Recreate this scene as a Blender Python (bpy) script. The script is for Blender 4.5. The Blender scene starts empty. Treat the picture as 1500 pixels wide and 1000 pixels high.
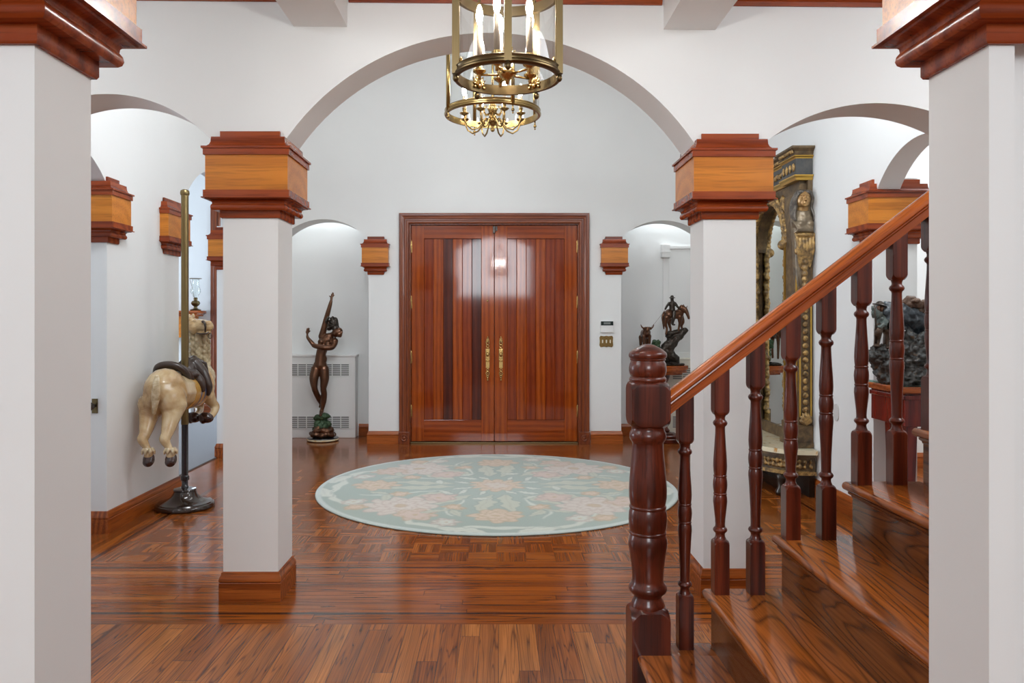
import bpy, bmesh, math, random
import numpy as np
from mathutils import Vector, Matrix, noise as mnoise
random.seed(7)
C = bpy.context.scene.collection
PI = math.pi
F = 1125.0; H = 1.39; VX = 728.0; VY = 468.0       # focal length in px, eye height, vanishing point

def P(px, py, Y):
    """real-world point seen at (px, py) when it stands Y metres from the camera"""
    return Vector(((px-VX)*Y/F, Y, H-(py-VY)*Y/F))

# ------------------------------------------------------------------ materials
def mat(name, base, rough=0.5, metal=0.0, coat=0.0, ior=1.5, coat_rough=0.05):
    m = bpy.data.materials.new(name); m.use_nodes = True
    b = m.node_tree.nodes['Principled BSDF']
    b.inputs['Base Color'].default_value = (*base, 1)
    b.inputs['Roughness'].default_value = rough
    b.inputs['Metallic'].default_value = metal
    b.inputs['IOR'].default_value = ior
    b.inputs['Coat Weight'].default_value = coat
    b.inputs['Coat Roughness'].default_value = coat_rough
    return m

class NT:
    """tiny helper for wiring node trees"""
    def __init__(s, m): s.t = m.node_tree; s.b = s.t.nodes['Principled BSDF']
    def n(s, typ, **kw):
        nd = s.t.nodes.new(typ)
        for k, v in kw.items(): setattr(nd, k, v)
        return nd
    def l(s, a, b): s.t.links.new(a, b)
    def math(s, op, a, b=None, c=None):
        nd = s.n('ShaderNodeMath', operation=op)
        for i, v in enumerate((a, b, c)):
            if v is None: continue
            if isinstance(v, (int, float)): nd.inputs[i].default_value = v
            else: s.l(v, nd.inputs[i])
        return nd.outputs[0]
    def ramp(s, fac, stops):
        r = s.n('ShaderNodeValToRGB'); e = r.color_ramp.elements
        while len(e) > 1: e.remove(e[-1])
        e[0].position = stops[0][0]; e[0].color = (*stops[0][1], 1)
        for p, c in stops[1:]:
            x = e.new(p); x.color = (*c, 1)
        s.l(fac, r.inputs[0]); return r.outputs[0]
    def mix(s, fac, a, b, mode='MIX'):
        nd = s.n('ShaderNodeMix', data_type='RGBA', blend_type=mode)
        for i, v in ((0, fac), (6, a), (7, b)):
            if isinstance(v, (int, float)): nd.inputs[i].default_value = v
            elif isinstance(v, tuple): nd.inputs[i].default_value = (*v, 1)
            else: s.l(v, nd.inputs[i])
        return nd.outputs[2]
    def coords(s, scale=(1, 1, 1), kind='Object'):
        tc = s.n('ShaderNodeTexCoord'); mp = s.n('ShaderNodeMapping')
        mp.inputs['Scale'].default_value = scale
        s.l(tc.outputs[kind], mp.inputs[0]); return mp.outputs[0]
    def noise(s, vec, scale=5, detail=4, rough=.55, dist=0.0):
        nd = s.n('ShaderNodeTexNoise')
        nd.inputs['Scale'].default_value = scale; nd.inputs['Detail'].default_value = detail
        nd.inputs['Roughness'].default_value = rough; nd.inputs['Distortion'].default_value = dist
        s.l(vec, nd.inputs['Vector']); return nd.outputs['Fac']
    def bump(s, h, strength=.2, dist=.002):
        nd = s.n('ShaderNodeBump'); nd.inputs['Strength'].default_value = strength
        nd.inputs['Distance'].default_value = dist
        s.l(h, nd.inputs['Height']); s.l(nd.outputs[0], s.b.inputs['Normal'])

def wood(name, dark, mid, light, axis='Z', rough=.3, coat=.5, rings=1.0, ior=1.5, pores=.35, coat_rough=.06, slope=0.0, wavy=0.0, spec=.35):
    m = mat(name, mid, rough, 0, coat, ior, coat_rough); t = NT(m)
    t.b.inputs['Specular IOR Level'].default_value = spec
    along, across = 1.0, 14.0
    sc = {'X': (along, across, across), 'Y': (across, along, across), 'Z': (across, across, along)}[axis]
    def cw(k):
        tc = t.n('ShaderNodeTexCoord'); m1 = t.n('ShaderNodeMapping'); m1.inputs['Rotation'].default_value = (0, slope, 0)
        m2 = t.n('ShaderNodeMapping'); m2.inputs['Scale'].default_value = k
        t.l(tc.outputs['Object'], m1.inputs[0]); t.l(m1.outputs[0], m2.inputs[0]); return m2.outputs[0]
    v = cw(sc)
    if wavy: t.bump(t.noise(t.coords((1, 1, 1)), 7.0, 2, .5), wavy, .01)
    n1 = t.noise(v, 1.3, 5, .6, .8)
    w = t.n('ShaderNodeTexWave', wave_type='RINGS', rings_direction=axis)
    w.inputs['Scale'].default_value = .55*rings; w.inputs['Distortion'].default_value = 5.0
    w.inputs['Detail'].default_value = 2; w.inputs['Detail Scale'].default_value = .9
    t.l(v, w.inputs['Vector'])
    f = t.math('ADD', t.math('MULTIPLY', n1, .62), t.math('MULTIPLY', w.outputs['Fac'], .38))
    col = t.ramp(f, [(.25, dark), (.5, mid), (.75, light)])
    v2 = cw(tuple(x*9 if x > 2 else x*5 for x in sc))
    n2 = t.noise(v2, 1.0, 2, .5)
    po = t.ramp(n2, [(.36, (0, 0, 0)), (.5, (1, 1, 1))])
    col = t.mix(pores, col, t.mix(1.0, col, po, 'MULTIPLY'))
    t.l(col, t.b.inputs['Base Color'])
    return m

def plank_mat(name, along, w, L, tones, dark, rough=.22, seam=.012, cathedral=1.0, coat=.0, parquet=False, seed=0.0):
    """strip floor: boards of width w and length L, each with its own tone and its own piece of grain"""
    m = mat(name, tones[1], rough, 0, coat, 1.5, .08); t = NT(m)
    t.b.inputs['Specular IOR Level'].default_value = .5
    tc = t.n('ShaderNodeTexCoord'); sp = t.n('ShaderNodeSeparateXYZ'); t.l(tc.outputs['Object'], sp.inputs[0])
    x, y = sp.outputs[0], sp.outputs[1]
    if along == 'Y': u, v = x, y
    else: u, v = y, x
    seam_extra = None
    if parquet:
        s = parquet
        ix = t.math('FLOOR', t.math('DIVIDE', x, s)); iy = t.math('FLOOR', t.math('DIVIDE', y, s))
        par = t.math('ABSOLUTE', t.math('MODULO', t.math('ADD', ix, iy), 2.0))
        sw = t.n('ShaderNodeMix', data_type='FLOAT'); t.l(par, sw.inputs[0]); t.l(x, sw.inputs[2]); t.l(y, sw.inputs[3])
        sv = t.n('ShaderNodeMix', data_type='FLOAT'); t.l(par, sv.inputs[0]); t.l(y, sv.inputs[2]); t.l(x, sv.inputs[3])
        u, v = sw.outputs[0], sv.outputs[0]
        L = s
    un = t.math('DIVIDE', t.math('ADD', u, 40.0+seed), w)
    iu = t.math('FLOOR', un); fu = t.math('FRACT', un)
    wn = t.n('ShaderNodeTexWhiteNoise', noise_dimensions='1D'); t.l(iu, wn.inputs['W'])
    sh = wn.outputs['Value'] if not parquet else 0.0
    vn = t.math('ADD', t.math('DIVIDE', t.math('ADD', v, 40.0 if not parquet else 0.0), L), sh)
    iv = t.math('FLOOR', vn); fv = t.math('FRACT', vn)
    cv = t.n('ShaderNodeCombineXYZ'); t.l(iu, cv.inputs[0]); t.l(iv, cv.inputs[1])
    if parquet: t.l(t.math('ADD', t.math('MULTIPLY', ix, 7.0), t.math('MULTIPLY', iy, 13.0)), cv.inputs[2])
    w3 = t.n('ShaderNodeTexWhiteNoise', noise_dimensions='3D'); t.l(cv.outputs[0], w3.inputs['Vector'])
    r = w3.outputs['Value']
    # grain
    gc = t.n('ShaderNodeCombineXYZ')
    t.l(t.math('ADD', t.math('MULTIPLY', t.math('SUBTRACT', fu, .5), w*13), t.math('MULTIPLY', t.math('SUBTRACT', r, .5), .9)), gc.inputs[0])
    t.l(t.math('ADD', t.math('MULTIPLY', v, .5), t.math('MULTIPLY', r, 37.0)), gc.inputs[1])
    t.l(t.math('MULTIPLY', r, 11.0), gc.inputs[2])
    nz = t.noise(gc.outputs[0], 1.6, 1.8, .4, .2)
    ph = t.math('ADD', t.math('MULTIPLY', nz, 20.0*cathedral), t.math('MULTIPLY', t.math('MULTIPLY', fu, w), 55.0))
    band = t.math('PINGPONG', ph, 1.0)
    band = t.math('POWER', band, 2.2)
    gf = t.n('ShaderNodeCombineXYZ')
    t.l(t.math('MULTIPLY', u, 170.0), gf.inputs[0]); t.l(t.math('MULTIPLY', v, 3.5), gf.inputs[1]); t.l(r, gf.inputs[2])
    fine = t.noise(gf.outputs[0], 1.0, 2, .6)
    col = t.ramp(r, [(0.0, tones[0]), (.4, tones[1]), (.75, tones[2]), (1.0, tones[3])])
    blot = t.noise(gc.outputs[0], .9, 3, .6, .4)
    col = t.mix(t.math('MULTIPLY', t.ramp(blot, [(.42, (0, 0, 0)), (.75, (1, 1, 1))]), .55), col, dark)
    g = t.math('MULTIPLY', t.ramp(band, [(.42, (0, 0, 0)), (1.0, (1, 1, 1))]), .7)
    col = t.mix(g, col, dark)
    fr = t.ramp(fine, [(.36, (.42, .42, .42)), (.58, (1, 1, 1))])
    col = t.mix(.42, col, t.mix(1.0, col, fr, 'MULTIPLY'))
    # seams
    e1 = t.math('LESS_THAN', t.math('MINIMUM', fu, t.math('SUBTRACT', 1.0, fu)), seam)
    e2 = t.math('LESS_THAN', t.math('MINIMUM', fv, t.math('SUBTRACT', 1.0, fv)), seam*w/L*1.2)
    ed = t.math('MAXIMUM', e1, e2)
    col = t.mix(t.math('MULTIPLY', ed, .8), col, (dark[0]*.35, dark[1]*.35, dark[2]*.35))
    t.l(col, t.b.inputs['Base Color'])
    # satin waviness
    wv = t.noise(t.coords((1, 1, 1)), 9.0, 2, .5)
    rg = t.n('ShaderNodeMapRange'); t.l(wv, rg.inputs[0])
    rg.inputs['To Min'].default_value = rough*.75; rg.inputs['To Max'].default_value = rough*1.3
    t.l(rg.outputs[0], t.b.inputs['Roughness'])
    hh = t.math('ADD', t.math('MULTIPLY', r, .5), t.math('MULTIPLY', t.math('SUBTRACT', 1.0, ed), .4))
    t.bump(hh, .12, .0008)
    return m

def wall_mat(name, c):
    m = mat(name, c, .75); t = NT(m)
    v = t.coords((1, 1, 1))
    n = t.noise(v, 2.2, 3, .5)
    t.l(t.ramp(n, [(.3, tuple(x*.975 for x in c)), (.7, c)]), t.b.inputs['Base Color'])
    t.bump(t.noise(v, 160, 2, .5), .05, .001)
    return m

def slab_oak(name, tones, dark, rough=.15, along='Y', lines=20.0, amount=.8):
    m = mat(name, tones[1], rough); t = NT(m)
    sc = {'X': (.55, 2.6, 2.6), 'Y': (2.9, .38, 2.9)}[along]
    oi = t.n('ShaderNodeObjectInfo'); tc = t.n('ShaderNodeTexCoord'); ad = t.n('ShaderNodeVectorMath', operation='ADD')
    cx = t.n('ShaderNodeCombineXYZ')
    t.l(t.math('MULTIPLY', oi.outputs['Random'], 7.0), cx.inputs[0]); t.l(t.math('MULTIPLY', oi.outputs['Random'], 31.0), cx.inputs[1]); t.l(t.math('MULTIPLY', oi.outputs['Random'], 13.0), cx.inputs[2])
    t.l(tc.outputs['Object'], ad.inputs[0]); t.l(cx.outputs[0], ad.inputs[1])
    mp = t.n('ShaderNodeMapping'); mp.inputs['Scale'].default_value = sc; t.l(ad.outputs[0], mp.inputs[0]); v = mp.outputs[0]
    n = t.noise(v, 1.5, 1.6, .4, .15)
    ln = t.math('POWER', t.math('PINGPONG', t.math('MULTIPLY', n, lines), 1.0), 1.6)
    tone = t.noise(v, .8, 2, .5)
    col = t.ramp(tone, [(.3, tones[0]), (.5, tones[1]), (.7, tones[2])])
    mp2 = t.n('ShaderNodeMapping'); mp2.inputs['Scale'].default_value = tuple(x*(38 if x > 1 else 7) for x in sc); t.l(ad.outputs[0], mp2.inputs[0])
    fine = t.ramp(t.noise(mp2.outputs[0], 1.0, 2, .6), [(.36, (.45, .45, .45)), (.58, (1, 1, 1))])
    g = t.math('MULTIPLY', t.ramp(ln, [(.42, (0, 0, 0)), (.95, (1, 1, 1))]), amount)
    col = t.mix(g, col, dark)
    col = t.mix(.55, col, t.mix(1.0, col, fine, 'MULTIPLY'))
    t.l(col, t.b.inputs['Base Color']); return m

M = {}
M['white'] = wall_mat('white_paint', (.792, .80, .790))
M['ceil'] = wall_mat('ceiling_paint', (.80, .80, .79))
M['trimwhite'] = mat('white_enamel', (.78, .78, .765), .4)
M['cream'] = mat('white_enamel_dim_tint', (.76, .74, .64), .4)  # white enamel with the niche's dim light tinted into the colour
MAHD = (.038, .0055, .0028); MAHM = (.080, .0125, .0052); MAHL = (.125, .022, .009)
M['mahog'] = wood('mahogany_turned', MAHD, MAHM, MAHL, 'Z', .28, .3, 1.0)
M['mahog_red'] = wood('mahogany_turned_red', (.062, .009, .0038), (.115, .0175, .0065), (.165, .029, .0105), 'Z', .28, .3, 1.0)
M['rail'] = wood('rail_mahogany', (.30, .056, .007), (.46, .098, .013), (.58, .145, .02), 'X', .25, .25, .45, 1.5, .35, .06, .654)
M['top_wood'] = wood('table_top_wood', (.22, .045, .008), (.34, .075, .012), (.44, .11, .02), 'X', .25, .25, .8)
M['mould'] = wood('cherry_moulding', (.17, .026, .005), (.27, .044, .008), (.33, .062, .011), 'X', .26, 0, .6, 1.5, .25)
M['honey'] = wood('honey_fascia', (.50, .160, .016), (.58, .195, .021), (.63, .22, .026), 'X', .3, 0, .5, 1.5, .22)
M['mould_y'] = M['mould']
M['base'] = wood('oak_baseboard', (.17, .036, .006), (.30, .068, .010), (.40, .105, .018), 'X', .32, .1, 1.2)
M['base_y'] = wood('oak_baseboard_long', (.17, .036, .006), (.30, .068, .010), (.40, .105, .018), 'Y', .32, .1, 1.2)
M['casing'] = wood('door_casing_wood', (.13, .025, .006), (.19, .040, .009), (.24, .056, .013), 'Z', .32, .1, .8)
M['casing_x'] = wood('door_head_wood', (.13, .025, .006), (.19, .040, .009), (.24, .056, .013), 'X', .32, .1, .8)
M['doorA'] = wood('door_mahogany', (.215, .034, .003), (.315, .055, .005), (.375, .074, .007), 'Z', .3, .8, .7, 1.45, .25, .07, 0, .55, .06)
M['doorB'] = wood('door_mahogany_red', (.165, .021, .0035), (.22, .032, .0045), (.26, .042, .006), 'Z', .3, .8, .7, 1.45, .25, .07, 0, .55, .06)
M['doorC'] = wood('door_mahogany_dark', (.055, .009, .0045), (.08, .0125, .0055), (.11, .019, .0075), 'Z', .3, .8, .7, 1.45, .25, .07, 0, .55, .06)
M['doorX'] = wood('door_rail_wood', (.20, .031, .003), (.275, .046, .0045), (.33, .062, .006), 'X', .3, .8, .7, 1.45, .25, .07, 0, .55, .06)
OAKD = (.035, .010, .004)
M['fl_front'] = plank_mat('oak_strip_floor', 'Y', .083, 1.3, [(.27, .070, .012), (.38, .108, .018), (.46, .145, .027), (.55, .19, .038)], OAKD, .22)
M['fl_band'] = plank_mat('oak_border_floor', 'X', .0625, 1.9, [(.24, .055, .008), (.37, .097, .014), (.29, .072, .010), (.47, .143, .024)], OAKD, .15, .02, .6)
M['fl_side'] = plank_mat('oak_side_border_floor', 'Y', .0625, 1.9, [(.24, .055, .008), (.37, .097, .014), (.29, .072, .010), (.47, .143, .024)], OAKD, .15, .02, .6)
M['fl_parq'] = plank_mat('oak_parquet_floor', 'Y',   .0425, .17, [(.23, .056, .008), (.30, .080, .012), (.36, .102, .016), (.44, .134, .024)], OAKD, .15, .02, .7, .0, .17)
M['inlay'] = mat('dark_inlay', (.028, .009, .004), .2, 0, .3)
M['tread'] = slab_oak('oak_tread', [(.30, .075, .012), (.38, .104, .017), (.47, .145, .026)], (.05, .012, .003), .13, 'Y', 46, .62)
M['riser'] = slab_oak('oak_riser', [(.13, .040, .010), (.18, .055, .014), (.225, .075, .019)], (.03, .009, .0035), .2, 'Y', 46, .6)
M['brass'] = mat('polished_brass', (.56, .38, .14), .25, 1.0)
M['brass_mid'] = mat('lantern_brass', (.34, .225, .085), .26, 1.0)
M['brass_dk'] = mat('aged_brass', (.15, .105, .050), .3, 1.0)
M['bronze'] = mat('brown_bronze', (.12, .052, .026), .3, .85, .3)
M['bronze_dk'] = mat('dark_bronze', (.040, .030, .022), .36, .7, .2)
M['green'] = mat('green_patina', (.045, .085, .04), .5, .35)
M['bronze_gn'] = mat('grey_green_bronze', (.048, .058, .056), .4, .55, .2)
M['black'] = mat('black_enamel', (.012, .013, .018), .22, 0, .6)
M['iron'] = mat('brown_cast_iron', (.030, .017, .011), .22, .3, .7)
M['dark'] = mat('dark_recess', (.02, .02, .02), .8)
M['candle'] = mat('candle_sleeve', (.42, .31, .21), .5)
M['carpet'] = mat('grey_blue_carpet', (.185, .18, .185), .95)
M['marble'] = mat('cream_marble', (.74, .66, .50), .15, 0, .4)
M['leather'] = mat('dark_leather', (.035, .019, .013), .32, 0, .35)
M['pole'] = mat('olive_brass_pole', (.24, .175, .08), .3, 1.0)
M['hoof'] = mat('brown_hoof', (.035, .012, .008), .25, 0, .5)
M['plate'] = mat('clear_plastic_plate', (.66, .66, .64), .25, 0, .3)
M['redtable'] = wood('red_mahogany_table', (.10, .007, .005), (.16, .011, .007), (.20, .018, .009), 'Z', .22, .6)
M['mirror'] = mat('mirror_silver', (.82, .85, .80), .015, 1.0)
M['tablered'] = M['redtable']

def tint(name, stops, scale, rough, metal=0, coat=0, kind='Object', dist=.5, bump=0):
    m = mat(name, stops[0][1], rough, metal, coat); t = NT(m)
    n = t.noise(t.coords((1, 1, 1), kind), scale, 6, .6, dist)
    t.l(t.ramp(n, stops), t.b.inputs['Base Color'])
    if bump: t.bump(n, bump, .006)
    return m
M['marble'] = tint('cream_onyx_top', [(.32, (.66, .40, .13)), (.42, (.80, .70, .48)), (.6, (.74, .69, .50)), (.68, (.58, .30, .09))], 9, .14, 0, .4)
M['camel'] = tint('camel_paint', [(.28, (.28, .15, .06)), (.42, (.46, .30, .14)), (.58, (.58, .43, .24)), (.75, (.66, .53, .34))], 6, .25, 0, .6)
M['mane'] = tint('camel_mane_paint', [(.3, (.22, .15, .075)), (.5, (.44, .35, .21)), (.7, (.60, .50, .34))], 18, .45, 0, .2, bump=.5)
M['tail'] = tint('camel_tail_paint', [(.3, (.36, .24, .11)), (.5, (.55, .43, .26)), (.7, (.70, .61, .44))], 30, .3, 0, .4)
M['rock'] = tint('bronze_rock', [(.3, (.010, .011, .012)), (.45, (.040, .033, .026)), (.58, (.062, .068, .068)), (.72, (.12, .075, .04))], 20, .42, .3, .1, bump=.7)
M['gilt'] = tint('antique_gilt', [(.3, (.06, .035, .015)), (.46, (.21, .125, .045)), (.6, (.46, .28, .09)), (.8, (.62, .42, .16))], 26, .48, .3, .1, bump=.5)
M['gilt_dk'] = tint('dark_walnut_gilt', [(.3, (.045, .027, .012)), (.52, (.115, .070, .029)), (.75, (.22, .135, .052))], 16, .6, .05, .1, bump=.4)
M['gold'] = mat('gold_leaf', (.60, .36, .075), .3, .9)
M['slate'] = tint('painted_slate', [(.3, (.035, .038, .042)), (.7, (.085, .08, .07))], 12, .5)
M['skin'] = tint('gilt_skin', [(.3, (.28, .15, .055)), (.7, (.45, .27, .10))], 9, .35, .5, .2)
M['drape'] = tint('silver_drape', [(.3, (.10, .075, .05)), (.55, (.24, .18, .11)), (.75, (.38, .31, .22))], 11, .4, .4, .1, bump=.3)

def emit(name, col, strength):
    m = bpy.data.materials.new(name); m.use_nodes = True
    b = m.node_tree.nodes['Principled BSDF']
    b.inputs['Base Color'].default_value = (*col, 1)
    b.inputs['Emission Color'].default_value = (*col, 1); b.inputs['Emission Strength'].default_value = strength
    return m
M['bulb'] = emit('lit_bulb', (1.0, .965, .92), 390.0); M['bulb_rear'] = emit('lit_bulb_rear', (1.0, .965, .92), 75.0)
M['lcd'] = mat('dark_display', (.02, .03, .028), .15, 0, .4)

def glass_mat(name, tintc=(.97, .985, .98), ior=1.5, rough=.02, boost=1.0):
    """clear thin glass: lets light straight through and reflects by Fresnel"""
    m = bpy.data.materials.new(name); m.use_nodes = True
    nt = m.node_tree; nt.nodes.remove(nt.nodes['Principled BSDF']); out = nt.nodes['Material Output']
    tr = nt.nodes.new('ShaderNodeBsdfTransparent'); tr.inputs[0].default_value = (*tintc, 1)
    gl = nt.nodes.new('ShaderNodeBsdfGlossy'); gl.inputs['Roughness'].default_value = rough
    fr = nt.nodes.new('ShaderNodeFresnel')
    ge = nt.nodes.new('ShaderNodeNewGeometry'); pw = nt.nodes.new('ShaderNodeMath'); pw.operation = 'POWER'; pw.inputs[0].default_value = ior
    sb = nt.nodes.new('ShaderNodeMath'); sb.operation = 'MULTIPLY_ADD'; sb.inputs[1].default_value = -2.0; sb.inputs[2].default_value = 1.0
    nt.links.new(ge.outputs['Backfacing'], sb.inputs[0]); nt.links.new(sb.outputs[0], pw.inputs[1]); nt.links.new(pw.outputs[0], fr.inputs[0])
    mu = nt.nodes.new('ShaderNodeMath'); mu.operation = 'MULTIPLY'; mu.inputs[1].default_value = boost
    mx = nt.nodes.new('ShaderNodeMixShader')
    nt.links.new(fr.outputs[0], mu.inputs[0]); nt.links.new(mu.outputs[0], mx.inputs[0])
    nt.links.new(tr.outputs[0], mx.inputs[1]); nt.links.new(gl.outputs[0], mx.inputs[2])
    nt.links.new(mx.outputs[0], out.inputs[0]); return m
M['glass'] = glass_mat('clear_glass', (.97, .985, .98), 1.5, .02, 1.5)
M['tableglass'] = glass_mat('green_glass_top', (.55, .75, .70), 1.5, .02, 1.3)

# ------------------------------------------------------------------ mesh helpers
class MB:
    def __init__(s): s.bm = bmesh.new(); s.mi = 0
    def face(s, pts):
        vs = [s.bm.verts.new(p) for p in pts]
        f = s.bm.faces.new(vs); f.material_index = s.mi; return f
    def _tag(s, before):
        for f in s.bm.faces:
            if f.index == -1 or f not in before: f.material_index = s.mi
    def box(s, x0, x1, y0, y1, z0, z1, bev=0.0, seg=2):
        b = bmesh.new()
        vs = [b.verts.new((x, y, z)) for x in (x0, x1) for y in (y0, y1) for z in (z0, z1)]
        for q in ((0, 1, 3, 2), (4, 6, 7, 5), (0, 4, 5, 1), (2, 3, 7, 6), (0, 2, 6, 4), (1, 5, 7, 3)):
            b.faces.new([vs[i] for i in q])
        if bev > 0:
            bmesh.ops.bevel(b, geom=list(b.edges), offset=bev, segments=seg, affect='EDGES', profile=.5)
        s.merge(b); return s
    def merge(s, b, mx=None, smooth=None):
        if mx is not None: b.transform(mx)
        bmesh.ops.recalc_face_normals(b, faces=list(b.faces))
        mp = {}
        for v in b.verts: mp[v] = s.bm.verts.new(v.co)
        for f in b.faces:
            try: g = s.bm.faces.new([mp[v] for v in f.verts])
            except ValueError: continue
            g.material_index = s.mi
            g.smooth = f.smooth if smooth is None else smooth
        b.free()
    def lathe(s, prof, cx=0, cy=0, n=32, smooth=True, mx=None, cap=True):
        b = bmesh.new(); rings = []
        for r, z in prof:
            if r < 1e-5: rings.append([b.verts.new((cx, cy, z))])
            else: rings.append([b.verts.new((cx+r*math.cos(2*PI*i/n), cy+r*math.sin(2*PI*i/n), z)) for i in range(n)])
        for a, c in zip(rings, rings[1:]):
            for i in range(n):
                j = (i+1) % n
                if len(a) == 1 and len(c) == 1: continue
                if len(a) == 1: b.faces.new((a[0], c[i], c[j]))
                elif len(c) == 1: b.faces.new((a[i], a[j], c[0]))
                else: b.faces.new((a[i], a[j], c[j], c[i]))
        if cap and len(rings[0]) > 1: b.faces.new(rings[0][::-1])
        if cap and len(rings[-1]) > 1: b.faces.new(rings[-1])
        for f in b.faces: f.smooth = smooth and len(f.verts) <= 4
        s.merge(b, mx); return s
    def tube(s, pts, rad, n=10, closed=False, smooth=True, cap=True):
        pts = [Vector(p) for p in pts]; k = len(pts)
        rad = [rad]*k if isinstance(rad, (int, float)) else rad
        b = bmesh.new(); rings = []; up = None
        for i, p in enumerate(pts):
            if closed: d = pts[(i+1) % k]-pts[i-1]
            else: d = pts[min(i+1, k-1)]-pts[max(i-1, 0)]
            d.normalize()
            if up is None:
                up = Vector((0, 0, 1)) if abs(d.z) < .9 else Vector((0, 1, 0))
            a = d.cross(up); a.normalize(); c = a.cross(d); c.normalize(); up = c
            rings.append([b.verts.new(p+rad[i]*(a*math.cos(2*PI*j/n)+c*math.sin(2*PI*j/n))) for j in range(n)])
        for i in range(k if closed else k-1):
            r0, r1 = rings[i], rings[(i+1) % k]
            for j in range(n): b.faces.new((r0[j], r0[(j+1) % n], r1[(j+1) % n], r1[j]))
        if not closed and cap: b.faces.new(rings[0][::-1]); b.faces.new(rings[-1])
        for f in b.faces: f.smooth = smooth and len(f.verts) == 4
        s.merge(b); return s
    def ball(s, c, r, n=16, rot=None):
        b = bmesh.new(); bmesh.ops.create_uvsphere(b, u_segments=n, v_segments=max(6, n//2), radius=1.0)
        r = (r, r, r) if isinstance(r, (int, float)) else r
        mx = Matrix.Translation(Vector(c)) @ (rot.to_4x4() if rot else Matrix.Identity(4)) @ Matrix.Diagonal((*r, 1))
        for f in b.faces: f.smooth = True
        s.merge(b, mx); return s
    def prism(s, poly, z0, z1, mx=None):
        b = bmesh.new(); lo = [b.verts.new((x, y, z0)) for x, y in poly]; hi = [b.verts.new((x, y, z1)) for x, y in poly]
        n = len(poly); b.faces.new(lo[::-1]); b.faces.new(hi)
        for i in range(n): b.faces.new((lo[i], lo[(i+1) % n], hi[(i+1) % n], hi[i]))
        s.merge(b, mx, False); return s
    def loft(s, secs, smooth=False, cap=True):
        """secs: list of equal-length point loops"""
        b = bmesh.new(); R = [[b.verts.new(p) for p in q] for q in secs]; n = len(secs[0])
        for a, c in zip(R, R[1:]):
            for i in range(n): b.faces.new((a[i], a[(i+1) % n], c[(i+1) % n], c[i]))
        if cap: b.faces.new(R[0][::-1]); b.faces.new(R[-1])
        s.merge(b, None, smooth); return s
    def sweep(s, path, prof, closed=False, capz=False):
        """moulding: profile (outward offset, z) carried along an XY path, outward = right-hand side; mitred corners"""
        n = len(path); P2 = [Vector((p[0], p[1])) for p in path]
        def nrm(a, b): d = (b-a).normalized(); return Vector((d.y, -d.x))
        mit = []
        for i in range(n):
            if closed or 0 < i < n-1:
                n0 = nrm(P2[i-1], P2[i]); n1 = nrm(P2[i], P2[(i+1) % n])
                m_ = (n0+n1); m_ = m_/max(1e-6, (1+n0.dot(n1)))
            elif i == 0: m_ = nrm(P2[0], P2[1])
            else: m_ = nrm(P2[-2], P2[-1])
            mit.append(m_)
        b = bmesh.new()
        R = [[b.verts.new((P2[i].x+mit[i].x*o, P2[i].y+mit[i].y*o, z)) for o, z in prof] for i in range(n)]
        for i in range(n if closed else n-1):
            a, c = R[i], R[(i+1) % n]
            for j in range(len(prof)-1): b.faces.new((a[j], c[j], c[j+1], a[j+1]))
        if not closed:
            for r in (R[0], R[-1][::-1]):
                if len(r) > 2:
                    try: b.faces.new(r)
                    except ValueError: pass
        for v in list(b.verts): pass
        mp = {v: s.bm.verts.new(v.co) for v in b.verts}
        for f in b.faces:
            g = s.bm.faces.new([mp[v] for v in f.verts]); g.material_index = s.mi
        b.free(); return s
    def build(s, name, m, parent=None, smooth_angle=None, fix=True):
        if fix: bmesh.ops.recalc_face_normals(s.bm, faces=list(s.bm.faces))
        me = bpy.data.meshes.new(name)
        if parent is not None: s.bm.transform(wm(parent).inverted())
        s.bm.to_mesh(me); s.bm.free()
        for x in (m if isinstance(m, (list, tuple)) else [m]): me.materials.append(x)
        if smooth_angle is not None:
            for p in me.polygons: p.use_smooth = True
            me.set_sharp_from_angle(angle=math.radians(smooth_angle))
        o = bpy.data.objects.new(name, me); C.objects.link(o)
        if parent is not None: o.parent = parent
        return o

def wm(o):
    mt = Matrix.Translation(o.location) @ o.rotation_euler.to_matrix().to_4x4()
    return wm(o.parent) @ mt if o.parent else mt

def tag(o, label=None, cat=None, group=None, kind=None):
    if label: o['label'] = label
    if cat: o['category'] = cat
    if group: o['group'] = group
    if kind: o['kind'] = kind
    return o
def thing(name, loc, label, cat, group=None, rz=0, kind=None):
    o = bpy.data.objects.new(name, None); C.objects.link(o); o.empty_display_size = .1
    o.location = loc; o.rotation_euler = (0, 0, rz)
    return tag(o, label, cat, group, kind)
def copy_tree(o, parent=None):
    c = o.copy(); C.objects.link(c)
    if parent is not None: c.parent = parent
    for ch in [x for x in bpy.data.objects if x.parent == o]: copy_tree(ch, c)
    return c

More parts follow.
